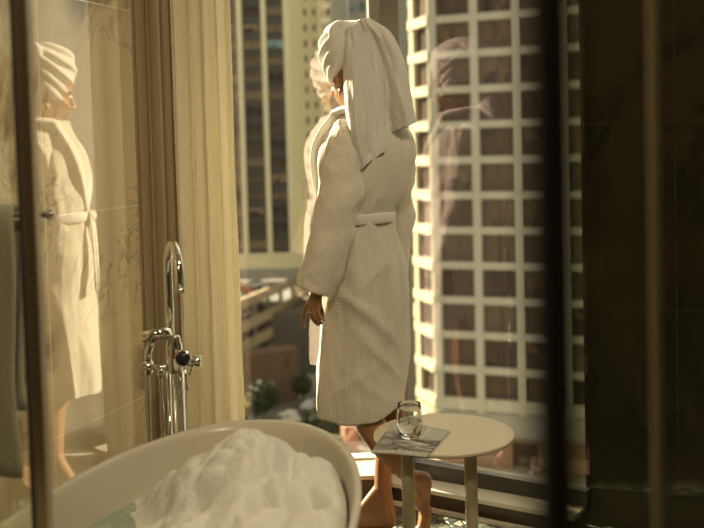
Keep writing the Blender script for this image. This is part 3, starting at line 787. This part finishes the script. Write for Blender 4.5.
# cuff turn-back seam on the left sleeve, belt, knot, ends
bm = bmesh.new(); rr1 = []; n = 120
for zz, g in ((1.066, .002), (1.064, .007), (1.068, .010), (1.082, .011), (1.096, .010), (1.100, .007), (1.098, .002)):
    r = []
    for k in range(n):
        p = on_robe(1.082, 2*PI*k/n, g + .0015*math.sin(7*2*PI*k/n)); p.z = zz + .004*math.sin(2*PI*k/n+.4); r.append(p)
    rr1.append(r)
loft(bm, rr1); belt = obj('belt', bm, MT['robe_plain'], robe, True, 'plain woven tie belt')
kq = on_robe(1.082, fa+.15, .018)
bm = bmesh.new(); ellipsoid(bm, kq, (bf, bl, Z0), (.020, .026, .022), 3); obj('belt_knot', bm, MT['robe_plain'], belt, True)
for s in (-1, 1):
    bm = bmesh.new(); tube(bm, [kq+bl*.010*s, kq+bl*.03*s+V((0, 0, -.06))+bf*.008, kq+bl*.035*s+V((0, 0, -.17))+bf*.012, kq+bl*.04*s+V((0, 0, -.28))+bf*.015], .017, 12, flat=.3, ref=bf); obj('belt_end', bm, MT['robe_plain'], belt, True)
for ang in (fa+PI/2+.35, fa-PI/2-.35):
    q = on_robe(1.082, ang, .0125); bm = bmesh.new(); box(bm, q, (.006, .010, .052), ang, .002); obj('belt_loop', bm, MT['robe_plain'], robe)

# ------------------------------------------------------------------ towel turban with the tail falling behind
bm = bmesh.new(); TCn = P(352, 53, 3.30)
ellipsoid(bm, TCn+V((.004, 0, .005)), (hf, hl, hu), (.107, .100, .104), 4)
def band(c, nrm, rx, ry, r, t0, t1, flat=.7, n=44, swirl=0):
    x, y = frame_of(V(nrm), V((0, 1, 0)))
    pts_ = []; rr_ = []
    for i in range(n+1):
        q = i/n; a_ = t0+(t1-t0)*q; sc = 1-swirl*q
        pts_.append(V(c) + x*math.cos(a_)*rx*sc + y*math.sin(a_)*ry*sc + V(nrm).normalized()*(.04*swirl*q)); rr_.append(r*(.75+.35*math.sin(PI*q)))
    tube(bm, pts_, rr_, 14, flat=flat)
# wraps around the brow, rising towards the crown
nr = (hu*1.0 + hf*.35).normalized()
for (du, rx_, r_, tilt, ph) in ((-.048, .088, .023, .30, 0), (-.018, .096, .020, .22, 1.0), (.016, .097, .020, .08, 2.0), (.046, .087, .021, -.10, 2.9), (.074, .062, .022, -.28, 3.8)):
    band(TCn + hu*du, (hu + hf*(.28+tilt) + hl*tilt*.6), rx_, rx_*.96, r_, ph, ph+2*PI*1.02)
# twisted knot on top-front
for k in range(3):
    c0 = P(341, 34, 3.235)
    pts_ = [c0 + V((.030*math.cos(a_), -.012+.010*k, .030*math.sin(a_)))*(1-.18*k) for a_ in [k*2.1+i*.32 for i in range(14)]]
    tube(bm, pts_, [.006+.010*math.sin(PI*i/13) for i in range(14)], 12)
turb = obj('head_towel', bm, MT['terry'], person, True, 'white terry towel wrapped as a turban with a long tail'); remesh(turb, .0036, 12, .5)
def tail(Lp, Rp, yc, dep, seed, folds, name, hemL, hemR, back=.035):
    """closed pleated volume of hanging towel between two outlines in the plane of her back"""
    n = 96; N = 70; rings = []
    for i in range(N+1):
        t_ = i/N; lx, ly = cubic(Lp, t_); rx_, ry_ = cubic(Rp, t_); y_, = cubic(yc, t_); d_, = cubic(dep, t_)
        a_ = P(lx, ly, y_); b_ = P(rx_, ry_, y_); m_ = (a_+b_)/2; w = (b_-a_)/2; r = []
        for k in range(n):
            th = 2*PI*k/n; c, s = math.cos(th), math.sin(th); front = max(0, -s)
            fo = front*(.026*math.sin(folds*(c+1)*1.6 + seed + .9*t_)*smoothstep(.05, .35, t_) + .012*nz((c*2.2, t_*2.5, seed), 1.4) + .004*nz((c*6, t_*8, seed), 1.3))
            dd = d_ if s < 0 else back
            r.append(m_ + w*c*(1+.03*nz((c, t_*4, seed), 1.5)) + V((0, 1, 0))*(s*dd - fo))
        rings.append(r)
    top_ = rings[0]; bot = rings[-1]; cb = sum(bot, V((0, 0, 0)))/n
    rings += [[cb + (p-cb)*.93 + V((0, 0, .004)) for p in bot], [cb+(p-cb)*.8 + V((0, 0, .03)) for p in bot]]
    bm = bmesh.new(); loft(bm, rings, cap0=True, cap1=True); return obj(name, bm, MT['terry'], turb, True)
tail([(0, 352, 24), (.25, 362, 48), (.5, 369, 80), (.75, 374, 112), (1, 379, 139)],
     [(0, 372, 20), (.2, 391, 33), (.45, 404, 60), (.72, 411, 93), (1, 416.5, 122)],
     [(0, 3.30), (.3, 3.275), (.6, 3.25), (1, 3.24)], [(0, .09), (.3, .085), (.6, .06), (1, .045)], 2.0, 2.0, 'towel_tail', 0, 0)
tail([(0, 342, 32), (.25, 343, 57), (.5, 344.5, 95), (.75, 348.5, 138), (1, 357.5, 172)],
     [(0, 362, 22), (.2, 371, 48), (.45, 379, 88), (.72, 384, 128), (1, 385.5, 151)],
     [(0, 3.245), (.3, 3.225), (.6, 3.20), (1, 3.185)], [(0, .05), (.3, .045), (.6, .034), (1, .022)], 0.6, 1.3, 'towel_tail', 0, 0, .03)

# ------------------------------------------------------------------ shower screen, towel rail and towel at the left
SY = 1.6
sc = thing('shower_screen', 'clear glass bath screen with a dark metal upright at the left', 'shower screen', (P(33, 264, SY).x, SY, .62))
def upright(px_a, px_b, Y, z0, z1, mat, name, par, dy=0, th=.02):
    y_ = Y+dy; a_ = P(px_a, 264, y_); b_ = P(px_b, 264, y_); bm = bmesh.new(); box(bm, ((a_.x+b_.x)/2, y_, (z0+z1)/2), (b_.x-a_.x, th, z1-z0), 0, .0015); return obj(name, bm, mat, par)
upright(22.5, 28, SY, .62, 2.4, MT['seal'], 'black_seal', sc, 0, .022)
upright(28, 40, SY, .62, 2.4, MT['bronze'], 'metal_upright', sc, 0, .03)
g0 = P(22, 264, SY); bm = bmesh.new(); box(bm, (g0.x-.325, SY, 1.51), (.65, .008, 1.78)); obj('glass_panel', bm, MT['clear_glass'], sc)
RY = 1.95; e1 = P(49, 215, RY); wx = (WL_P + WL_D*((RY-3.15)/WL_D.y)).x
rail = thing('towel_rail', 'short chrome towel rail poking out past the metal upright', 'towel rail', (e1.x, RY, e1.z))
bm = bmesh.new(); tube(bm, [(wx+.002, RY, e1.z), (e1.x, RY, e1.z)], .0085, 16); obj('rail_bar', bm, MT['chrome'], rail, True)
bm = bmesh.new(); lathe(bm, [(0, -.004), (.010, -.004), (.0112, 0), (.0112, .008), (.0095, .010), (0, .010)], e1, 24, (1, 0, 0)); obj('end_cap', bm, MT['chrome'], rail, True)
bm = bmesh.new(); lathe(bm, [(0, .001), (.028, .001), (.028, .008), (0, .008)], (wx, RY, e1.z), 24, (1, 0, 0)); obj('wall_flange', bm, MT['chrome'], rail, True)
# towel hung over the rail
xr = P(19, 300, RY).x; xl = xr-.26; bm = bmesh.new(); rings = []
prof = [(-.016-.012*0, -.52+.5*i/12) for i in range(13)]
zz = e1.z; path_ = [(-.022, zz-.52+.52*i/14) for i in range(15)] + [(.020*-math.cos(PI*i/8), zz+.0+.020*math.sin(PI*i/8)) for i in range(1, 8)] + [(.022, zz-.40*i/12) for i in range(13)]
for j in range(31):
    u = j/30; r = []
    for (dy_, z_) in path_:
        hang = max(0, zz-z_); w_ = math.sin(u*9+1)*.010*min(1, hang*5) + .006*nz((u*4, z_*4, 1), 1.5)
        r.append(V((xl+(xr-xl)*u + .01*nz((z_*4, u, 2)), RY + dy_*(1+.2) + w_, z_)))
    rings.append(r)
loft(bm, rings, closed=False); tw = obj('bath_towel', bm, MT['grey_towel'], None, True, origin=(xr, RY, zz)); m = tw.modifiers.new('t', 'SOLIDIFY'); m.thickness = .008; m.offset = 0
tag(tw, 'grey bath towel hanging over the rail behind the shower screen', 'towel')
# glass door on the right, its black seal a hand's breadth from the lens
DY = .33
dr_ = thing('glass_door', 'smoked glass door with a black edge seal at the right', 'door', (P(553, 264, DY).x, DY, 0))
a_ = P(527, 264, DY); b_ = P(580, 264, DY); bm = bmesh.new(); box(bm, ((a_.x+b_.x)/2, DY, 1.2), (b_.x-a_.x, .012, 2.4), 0, .001); obj('edge_seal', bm, MT['seal'], dr_)
bm = bmesh.new(); box(bm, (b_.x+.30, DY, 1.2), (.60, .006, 2.4)); obj('glass_panel', bm, MT['smoked_glass'], dr_)
q = P(655, 264, .95); bm = bmesh.new(); box(bm, (q.x, .95, 1.2), (.0065, .016, 2.4), 0, .001); tag(obj('reflection_strip', bm, MT['reflection_tone'], None, origin=(q.x, .95, 0)), 'slim bronze upright standing in for a bright reflected line before the dark marble wall', 'upright')  # added strip imitating the blurred bright reflection at the glass edge

# ------------------------------------------------------------------ the city outside
GZ = -36.0
def win_proto(name, wd, ht, pane, mull=True, transom=True, fr=.15, parent=None):
    """window in its own axes: x along the facade, y outwards(-), z up"""
    bm = bmesh.new()
    for sx in (-1, 1): box(bm, (sx*(wd/2-fr/2), 0, 0), (fr, .12, ht))
    for sz in (-1, 1): box(bm, (0, 0, sz*(ht/2-fr/2)), (wd-2*fr, .12, fr))
    if mull: box(bm, (0, 0, 0), (fr*1.2, .11, ht-2*fr))
    if transom: box(bm, (0, 0, -ht*.24), (wd-2*fr, .10, fr*.8))
    me = bpy.data.meshes.new(name); bm.to_mesh(me); bm.free(); me.materials.append(MT['wframe'])
    bm = bmesh.new(); box(bm, (0, .03, 0), (wd-fr, .03, ht-fr)); mp = bpy.data.meshes.new('pane'); bm.to_mesh(mp); bm.free(); mp.materials.append(pane)
    return me, mp
def put_win(pr, par, loc, ang, pl_=None):
    o = bpy.data.objects.new('window', pr[0]); COL.objects.link(o); o.parent = par; o.location = V(loc)-wloc(par); o.rotation_euler = (0, 0, ang)
    p = bpy.data.objects.new('pane', pr[1]); COL.objects.link(p); p.parent = o
def fbox(bm, O, d, u0, u1, v0, v1, z0, z1):
    """box in facade axes: u along d, v inwards (away from the viewer side)"""
    n = V((-d.y, d.x)); c = O + d*(u0+u1)/2 + n*(v0+v1)/2
    box(bm, (c.x, c.y, (z0+z1)/2), (abs(u1-u0), abs(v1-v0), abs(z1-z0)), math.atan2(d.y, d.x))
def V2(p): return V((p[0], p[1]))

# --- white grid tower on the right
C0 = V2(P(429.8, 143, 86.6)); d1 = V((math.cos(math.radians(-21)), math.sin(math.radians(-21)))); d2 = V((.31, -.95)).normalized()
A0 = C0 - d2*4.4; fh = 3.09
zb0 = P(455, 18.7, 86).z + 2*fh; nrow = 14
t = thing('grid_tower', 'pale concrete tower with a grid of brown windows filling the right of the view', 'building', (C0.x, C0.y, GZ))
bw = 3.74; cw = .70; bays = 5; ztop = zb0+.4; zbot = zb0-(nrow-1)*fh-.7
bm = bmesh.new()
for i in range(bays+1): fbox(bm, C0, d1, i*bw-cw/2+.38, i*bw+cw/2+.38, 0, .6, zbot, ztop)
for r in range(nrow):
    z = zb0-r*fh; h = .32 if r < nrow-1 else .55
    fbox(bm, C0, d1, .3, bays*bw+.6, .06, .55, z-h, z+h)
obj('concrete_grid', bm, MT['conc_pale'], t)
bm = bmesh.new()
fbox(bm, A0, d2, .0, .9, .0, .6, zbot, ztop); fbox(bm, A0, d2, 4.05, 4.4, .1, .6, zbot, ztop)
for r in range(nrow):
    z = zb0-r*fh; fbox(bm, A0, d2, -.15, 4.42, -.12, .6, z-.42, z+.42)
obj('side_grid', bm, MT['conc_side'], t)
bm = bmesh.new(); fbox(bm, C0, d1, .4, bays*bw+.4, .75, 6, zbot-.3, ztop); fbox(bm, A0, d2, .2, 4.3, .75, 3.5, zbot, ztop); obj('inner_wall', bm, MT['conc_dark'], t)
pr = win_proto('window', bw-cw-.02, fh-.64, MT['pane_brown'])
n1 = V((-d1.y, d1.x)); a1 = math.atan2(d1.y, d1.x); n2_ = V((-d2.y, d2.x)); a2 = math.atan2(d2.y, d2.x)
pr2 = win_proto('window', 3.1, fh-.96, MT['pane_brown'], True, False)
for r in range(nrow-1):
    z = zb0-(r+.5)*fh
    for i in range(bays):
        q = C0 + d1*(i*bw+bw/2+.38) + n1*.45; put_win(pr, t, (q.x, q.y, z), a1)
    q = A0 + d2*2.5 + n2_*.45; put_win(pr2, t, (q.x, q.y, z), a2)
# podium under the tower
bm = bmesh.new(); fbox(bm, C0, d1, -.4, bays*bw+.5, .2, 5, zbot-2.0, zbot); obj('soffit_band', bm, MT['conc_grey'], t)
bm = bmesh.new(); fbox(bm, C0, d1, -.2, 6.6, 1.2, 5, zbot-5.2, zbot-2.0); fbox(bm, C0, d1, 9.0, bays*bw, 1.2, 5, zbot-5.2, zbot-2.0); fbox(bm, C0, d1, 6.6, 9.0, 1.2, 5, zbot-2.7, zbot-2.0); obj('podium_wall', bm, MT['conc_brown'], t)
bm = bmesh.new(); fbox(bm, C0, d1, 6.6, 9.0, 2.2, 2.3, zbot-5.2, zbot-2.7); obj('entrance_glass', bm, MT['pane_brown'], t)
bm = bmesh.new(); fbox(bm, A0, d2, .4, 4.6, -1.0, .8, zbot-2.2, zbot-.1); obj('corner_flare', bm, MT['conc_side'], t)
PZ = zbot-5.2
bm = bmesh.new(); fbox(bm, C0, d1, -1.5, 26, -13, 8, PZ-.4, PZ); struct(obj('trim_5', bm, MT['paving_sun_patch']))
bm = bmesh.new(); fbox(bm, C0, d1, -1.4, 25.9, -12.6, 7.9, GZ, PZ-.4); struct(obj('trim_6', bm, MT['conc_grey']))
rl = thing('terrace_railing', 'blue-grey railing along the terrace below the pale grid tower', 'railing', (*(C0+d1*6-n1*5), PZ))
bm = bmesh.new()
for z in (.5, 1.0): fbox(bm, C0, d1, 3.5, 10.5, -5.05, -4.95, PZ+z, PZ+z+.09)
obj('rail', bm, MT['pane_blue'], rl)
for i in range(8):
    bm = bmesh.new(); fbox(bm, C0, d1, 3.5+i-.05, 3.5+i+.05, -5.05, -4.95, PZ, PZ+1.0); obj('post', bm, MT['pane_blue'], rl)
q = G(533, 486, PZ); bm = bmesh.new(); lathe(bm, [(0, 0), (.22, 0), (.22, 1.15), (.12, 1.3), (0, 1.3)], (q.x, q.y, PZ), 20)
tag(obj('bollard', bm, MT['conc_pale'], None, True, origin=(q.x, q.y, PZ)), 'white bollard on the terrace below the pale grid tower', 'bollard')

# --- generic far blocks
def block(name, label, px0, px1, ytop, zbase, Y, depth, mat, cat='building'):
    a = V2(P(px0, 143, Y)); b = V2(P(px1, 143, Y)); zt_ = P((px0+px1)/2, ytop, Y).z; t = thing(name, label, cat, (a.x, a.y, zbase))
    d = (b-a); L = d.length; d.normalize(); bm = bmesh.new(); fbox(bm, a, d, 0, L, 0, depth, zbase, zt_); obj('wall', bm, mat, t); return t, a, d, L, zt_
# dark tower with cream fins
Y = 168; fhA = 2.85
tA, a, d, L, zt_ = block('fin_tower', 'dark tower with tall cream fins left of the woman', 196, 288.5, -60, P(260, 268, Y).z, Y, 5, MT['conc_dark'])
zlow = P(260, 253, Y).z
bm = bmesh.new()
for px in (219, 243.3, 267.2, 289.3):
    u = (V2(P(px, 143, Y))-a).dot(d); fbox(bm, a, d, u-.42, u+.42, -.6, .3, zlow, zt_)
obj('cream_fins', bm, MT['fin'], tA)
bm = bmesh.new(); fbox(bm, a, d, -.2, L+7, -1.2, .3, P(260, 268, Y).z, zlow); obj('base_band', bm, MT['conc_cream'], tA)
for c_, (xa, xb) in enumerate(((221.5, 241), (245.8, 265), (269.5, 287))):
    ua = (V2(P(xa, 143, Y))-a).dot(d); ub = (V2(P(xb, 143, Y))-a).dot(d)
    pA = win_proto('window', ub-ua, 1.75, MT['pane_dark'], True, False, .12); pB = (pA[0], pA[1].copy()); pB[1].materials.clear(); pB[1].materials.append(MT['pane_blue'])
    for r in range(22):
        z = zlow + 1.5 + r*fhA; q = a + d*(ua+ub)/2 + V((d.y, -d.x))*.10; put_win(pB if (r*7+c_*3) % 5 == 0 and r > 11 else pA, tA, (q.x, q.y, z), math.atan2(d.y, d.x))
bm = bmesh.new(); fbox(bm, a, d, -.2, L+7, -3, 4, P(260, 277, Y).z, P(260, 268, Y).z); obj('ground_floor', bm, MT['conc_grey'], tA)
# cream tower beside it
Y = 176
tB, a, d, L, zt_ = block('cream_tower', 'cream tower with small dark windows between the fin tower and the woman', 289.5, 323, -60, P(300, 300, Y).z, Y, 14, MT['conc_cream'])
bm = bmesh.new()
for r in range(26): fbox(bm, a, d, 0, L, -.10, .1, P(300, 296, Y).z+r*2.75, P(300, 296, Y).z+r*2.75+.14)
for px in (292.5, 299, 312): 
    u = (V2(P(px, 143, Y))-a).dot(d); fbox(bm, a, d, u-.12, u+.12, -.10, .1, P(300, 296, Y).z, zt_)
obj('string_course', bm, MT['fin'], tB)
pS = win_proto('window', .5, 1.2, MT['pane_soft'], False, False, .07)
for r in range(2, 25):
    for px in (308.5, 317.5):
        q = P(px, 143, Y-.05); put_win(pS, tB, (q.x, q.y, P(300, 296, Y).z+r*2.75+1.4), math.atan2(d.y, d.x))
# further towers seen above the turban
def slim(name, label, px0, px1, ytop, Y, mat, pane, cols, fh_=3.0, ww=.6, zb_=None, rows=24, hh=1.5):
    zb_ = zb_ if zb_ is not None else GZ
    t, a, d, L, zt_ = block(name, label, px0, px1, ytop, zb_, Y, 10, mat)
    p_ = win_proto('window', L/cols*ww, hh, pane, False, False, .08)
    for r in range(rows):
        z = zt_-1.6-r*fh_
        if z < zb_+2: break
        for c in range(cols):
            q = a + d*(L*(c+.5)/cols) + V((d.y, -d.x))*.05; put_win(p_, t, (q.x, q.y, z), math.atan2(d.y, d.x))
    return t
slim('office_tower', 'grey tower with two dark window columns just right of the cream tower', 323.5, 334, -40, 195, MT['conc_grey'], MT['pane_dark'], 2, 2.9, .55)
t_, *_ = block('blank_tower', 'plain pale tower end seen right above the turban', 334.2, 351, -40, GZ, 165, 10, MT['conc_pale'])
slim('window_tower', 'tower with blue-green windows touching the mullion from the left', 351.5, 380, -40, 158, MT['conc_grey'], MT['pane_blue'], 3, 2.9, .6, rows=10)
tw_ = slim('balcony_tower', 'tower of stacked blue-green glass balconies right of the mullion', 388, 413.5, -40, 140, MT['conc_dark'], MT['pane_blue'], 2, 1.85*1.0+.45, .92, rows=30, hh=1.35)
t_ = slim('brown_block', 'low brown block between the bathrobe and the pale grid tower', 396, 421, 318, 112, MT['conc_brown'], MT['pane_dark'], 3, 3.0, .45, rows=5)

# --- ground, road, kerbs
bm = bmesh.new(); box(bm, (0, 230, GZ-1), (520, 380, 2)); struct(obj('trim_7', bm, MT['asphalt']))
def patch(n, pts_, z, mat, h=.25):
    bm = bmesh.new(); q = [G(x, y, z) for x, y in pts_]; vs = [bm.verts.new(p) for p in q]; f = bm.faces.new(vs); r = bmesh.ops.extrude_face_region(bm, geom=[f])
    for v in r['geom']:
        if isinstance(v, bmesh.types.BMVert): v.co.z -= h
    return struct(obj('trim_%d' % n, bm, mat))
patch(8, [(291, 322), (312, 318), (316, 345), (304, 362), (291, 358)], GZ+.25, MT['paving_sun_patch'])  # pale slab painted in as a sunlit patch of ground
patch(9, [(312, 402), (372, 398), (380, 440), (300, 440), (296, 425)], GZ+.25, MT['leaf'])
patch(10, [(292, 366), (312, 362), (322, 385), (300, 400)], GZ+.2, MT['conc_grey'])
# upper street behind the parking structure
Y0 = P(260, 275, 175).z
bm = bmesh.new(); a_ = P(200, 290, 165); b_ = P(330, 290, 165); box(bm, ((a_.x+b_.x)/2, 168, (GZ+Y0)/2-2), (b_.x-a_.x, 22, Y0-GZ-4)); struct(obj('trim_11', bm, MT['asphalt']))
# --- parking structure: four decks with deep edge beams running back to the right
A_ = V2(P(236, 143, 144.5)); B_ = V2(P(299, 143, 172)); dd = (B_-A_).normalized(); LL = (B_-A_).length; nn = V((-dd.y, dd.x))
ps = thing('parking_structure', 'open multi-storey car park with four sloping concrete deck edges', 'car park', (A_.x, A_.y, GZ))
zd = [P(242, y, 147).z for y in (302, 325, 345, 364)]
for z in zd:
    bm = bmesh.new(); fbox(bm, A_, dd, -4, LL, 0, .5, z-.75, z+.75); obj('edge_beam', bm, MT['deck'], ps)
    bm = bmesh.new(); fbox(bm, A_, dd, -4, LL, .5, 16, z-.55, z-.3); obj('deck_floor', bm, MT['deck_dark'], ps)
for i in range(5):
    bm = bmesh.new(); fbox(bm, A_, dd, 1+i*6, 1.5+i*6, .6, 1.1, GZ, zd[0]); obj('column', bm, MT['conc_grey'], ps)
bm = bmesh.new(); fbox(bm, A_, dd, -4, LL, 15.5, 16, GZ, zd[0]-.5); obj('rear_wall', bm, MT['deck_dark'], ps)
# --- brown brick building below it
a_ = V2(P(226, 143, 137)); b_ = V2(P(291, 143, 141)); d_ = (b_-a_).normalized(); zt_ = P(270, 356, 138).z
bb = thing('brick_building', 'low red-brown brick building below the car park decks', 'building', (a_.x, a_.y, GZ))
bm = bmesh.new(); fbox(bm, a_, d_, 0, (b_-a_).length, 0, 3, GZ, zt_); obj('wall', bm, MT['brick'], bb)
bm = bmesh.new(); fbox(bm, a_, d_, -.2, (b_-a_).length+.2, -.3, 3.2, zt_, zt_+.4); obj('parapet', bm, MT['brick'], bb)
pb = win_proto('window', 1.0, 1.2, MT['pane_dark'], False, False, .08)
for i in range(4):
    q = a_ + d_*(2.0+i*2.0); put_win(pb, bb, (q.x+d_.y*.02, q.y-.04, zt_-1.6), math.atan2(d_.y, d_.x))
# kiosk / awning
q = G(349, 426, GZ+3); bm = bmesh.new(); box(bm, (q.x, q.y, GZ+3), (1.5, 1.5, .25), .3); box(bm, (q.x, q.y, GZ+1.5), (1.6, 1.5, 3), .3)
tag(obj('kiosk', bm, MT['awning'], origin=(q.x, q.y, GZ)), 'salmon roofed kiosk at street level left of the raised leg', 'kiosk')
q = G(246, 404, GZ+2); bm = bmesh.new(); lathe(bm, [(0, 3.2), (1.6, 2.3), (1.6, 2.1), (.06, 2.3), (.06, 0), (0, 0)], (q.x, q.y, GZ), 16)
tag(obj('street_parasol', bm, MT['yellow'], origin=(q.x, q.y, GZ)), 'yellow street parasol low beside the curtain edge', 'parasol')
# --- cars
def car(paint, label, p, rot, s=1.0, van=False):
    t = thing('car', label, 'car', p, 'cars in the streets and decks below'); R_ = Matrix.Rotation(rot, 4, 'Z')
    hgt = 1.0 if not van else 1.2
    sec = [(-2.15, .45, .75), (-2.1, .30, .95), (-1.2, .28, 1.02), (1.0, .28, .98), (1.9, .30, .85), (2.15, .42, .62)]
    bm = bmesh.new(); rings = [[V((x, y, z)) for y, z in ((-.86, zl), (-.9, (zl+zh)/2), (-.82, zh), (.82, zh), (.9, (zl+zh)/2), (.86, zl))] for x, zl, zh in sec]
    loft(bm, rings, cap0=True, cap1=True)
    rf = [(-1.95 if van else -1.7, .98), (-1.7 if van else -1.1, 1.9 if van else 1.42), (.9 if van else .35, 1.9 if van else 1.44), (1.5 if van else 1.15, .96)]
    loft(bm, [[V((x, s_*(.78 if z < 1.1 else .62), z)) for x, z in rf] for s_ in (-.97, .97)], cap0=True, cap1=True)
    bmesh.ops.transform(bm, matrix=Matrix.Translation(p) @ R_, verts=bm.verts); obj('car_body', bm, paint, t)
    bm = bmesh.new()
    for s_ in (-1, 1):
        q_ = [(-1.45, 1.04), (-1.02, 1.36), (.30, 1.38), (.98, 1.02)] if not van else [(-.2, 1.1), (-.2, 1.7), (.85, 1.75), (1.35, 1.1)]
        loft(bm, [[V((x, s_*(.80 if z < 1.1 else .66)+s_*o_, z)) for x, z in q_] for o_ in (-.02, .02)], cap0=True, cap1=True)
    x0_, x1_ = (1.12, .38) if not van else (1.5, .95); zt2 = 1.40 if not van else 1.82
    loft(bm, [[V((x0_+o_, -.66, 1.02)), V((x0_+o_, .66, 1.02)), V((x1_+o_, .54, zt2)), V((x1_+o_, -.54, zt2))] for o_ in (.0, .05)], cap0=True, cap1=True)
    bmesh.ops.transform(bm, matrix=Matrix.Translation(p) @ R_, verts=bm.verts); obj('car_window', bm, MT['pane_dark'], t)
    for x in (-1.35, 1.35):
        for y in (-.82, .82):
            bm = bmesh.new(); lathe(bm, [(0, -.1), (.31, -.1), (.33, 0), (.31, .1), (0, .1)], (x, y, .33), 16, (0, 1, 0)); bmesh.ops.transform(bm, matrix=Matrix.Translation(p) @ R_, verts=bm.verts); obj('wheel', bm, MT['tyre'], t)
ang = math.atan2(dd.y, dd.x)
def on_deck(u, v, k): q = A_ + dd*u + nn*v; return V((q.x, q.y, zd[k]-.3))
car(MT['car_white'], 'white car on the top parking deck next to the curtain edge', on_deck(3, 5, 0), ang+1.57)
car(MT['car_teal'], 'teal car on the top parking deck between the white and red cars', on_deck(7, 5, 0), ang+1.57)
car(MT['car_red'], 'red car on the top parking deck', on_deck(11, 5, 0), ang+1.57)
car(MT['car_silver'], 'silver car at the right end of the top parking deck', on_deck(18, 5, 0), ang+1.57)
car(MT['car_white'], 'white car on the second parking deck from the top', on_deck(10, 4, 1), ang+1.57)
car(MT['car_red'], 'dark red car on the lowest parking deck', on_deck(6, 4, 3), ang+1.57)
car(MT['car_silver'], 'silver car on the lowest parking deck beside the curtain', on_deck(1.5, 4, 3), ang+1.57)
q = G(285, 421, GZ+.8); car(MT['car_white'], 'white van parked on the street just above the bathtub rim', V((q.x, q.y, GZ)), -2.2, van=True)
q = G(312, 405, GZ+.5); car(MT['car_silver'], 'silver car on the street right of the white van', V((q.x, q.y, GZ)), 1.2)
# --- trees
def tree(px, py, h, r, seed, label):
    q = G(px, py, GZ); rnd = random.Random(seed); t = thing('tree', label, 'tree', (q.x, q.y, GZ), 'street trees below the window')
    bm = bmesh.new(); tube(bm, [(q.x, q.y, GZ), (q.x+.1, q.y, GZ+h*.5), (q.x, q.y+.1, GZ+h*.75)], [.28, .2, .08], 8); obj('trunk', bm, MT['trunk'], t)
    bm = bmesh.new()
    for i in range(1400):
        a1_, a2_ = rnd.random()*2*PI, math.acos(2*rnd.random()-1); rr_ = r*(.55+.45*rnd.random())*(1+.25*math.sin(3*a1_+seed))
        c = V((q.x+rr_*math.sin(a2_)*math.cos(a1_), q.y+rr_*math.sin(a2_)*math.sin(a1_), GZ+h*.68+rr_*math.cos(a2_)*.9))
        u = V((rnd.uniform(-1, 1), rnd.uniform(-1, 1), rnd.uniform(-1, 1))).normalized(); v = u.orthogonal().normalized(); s_ = .22+.2*rnd.random()
        bm.faces.new([bm.verts.new(c+u*s_), bm.verts.new(c+v*s_*.6), bm.verts.new(c-u*s_), bm.verts.new(c-v*s_*.6)])
    obj('foliage', bm, MT['leaf'], t, recalc=False)
for i, (px, py, h, r, lab) in enumerate(((262, 430, 6.5, 2.1, 'green tree in front of the brick building, left of the white van'), (243, 452, 4.5, 1.4, 'dark green tree beside the curtain edge, just above the tub rim'),
        (338, 432, 5.0, 2.2, 'green tree just right of the bathrobe hem, above the tub rim'), (303, 408, 5, 1.4, 'small street tree beside the grey road'), (312, 446, 3.5, 1.5, 'low green tree above the right part of the tub rim'))):
    tree(px, py, h, r, i+1, lab)
# ------------------------------------------------------------------ light
w = bpy.data.worlds.new('sky'); bpy.context.scene.world = w; w.use_nodes = True; nt = w.node_tree; nt.nodes.clear()
wo = nt.nodes.new('ShaderNodeOutputWorld'); bg = nt.nodes.new('ShaderNodeBackground'); bg.inputs[0].default_value = (1.0, .915, .70, 1); bg.inputs[1].default_value = .66
nt.links.new(bg.outputs[0], wo.inputs[0])
sd = bpy.data.lights.new('sun', 'SUN'); sd.energy = 19.0; sd.color = (1, .86, .62); sd.angle = math.radians(.8)
so = bpy.data.objects.new('sun', sd); COL.objects.link(so)
svec = V((-.70, .66, .46)).normalized(); so.rotation_euler = svec.to_track_quat('Z', 'Y').to_euler()
for i, (x, y) in enumerate(((.75, 1.7), (-.2, .3))):  # unseen fill lamps added under the ceiling to brighten the room
    ld = bpy.data.lights.new('fill_lamp', 'AREA'); ld.shape = 'DISK'; ld.size = .3; ld.energy = 17; ld.color = (1, .82, .55)
    lo = bpy.data.objects.new('fill_lamp', ld); COL.objects.link(lo); lo.location = (x, y, ZC-.02)
s = bpy.context.scene
s.view_settings.view_transform = 'Standard'; s.view_settings.look = 'None'; s.view_settings.gamma = 1; s.view_settings.exposure = 0.58
s.view_settings.use_curve_mapping = False
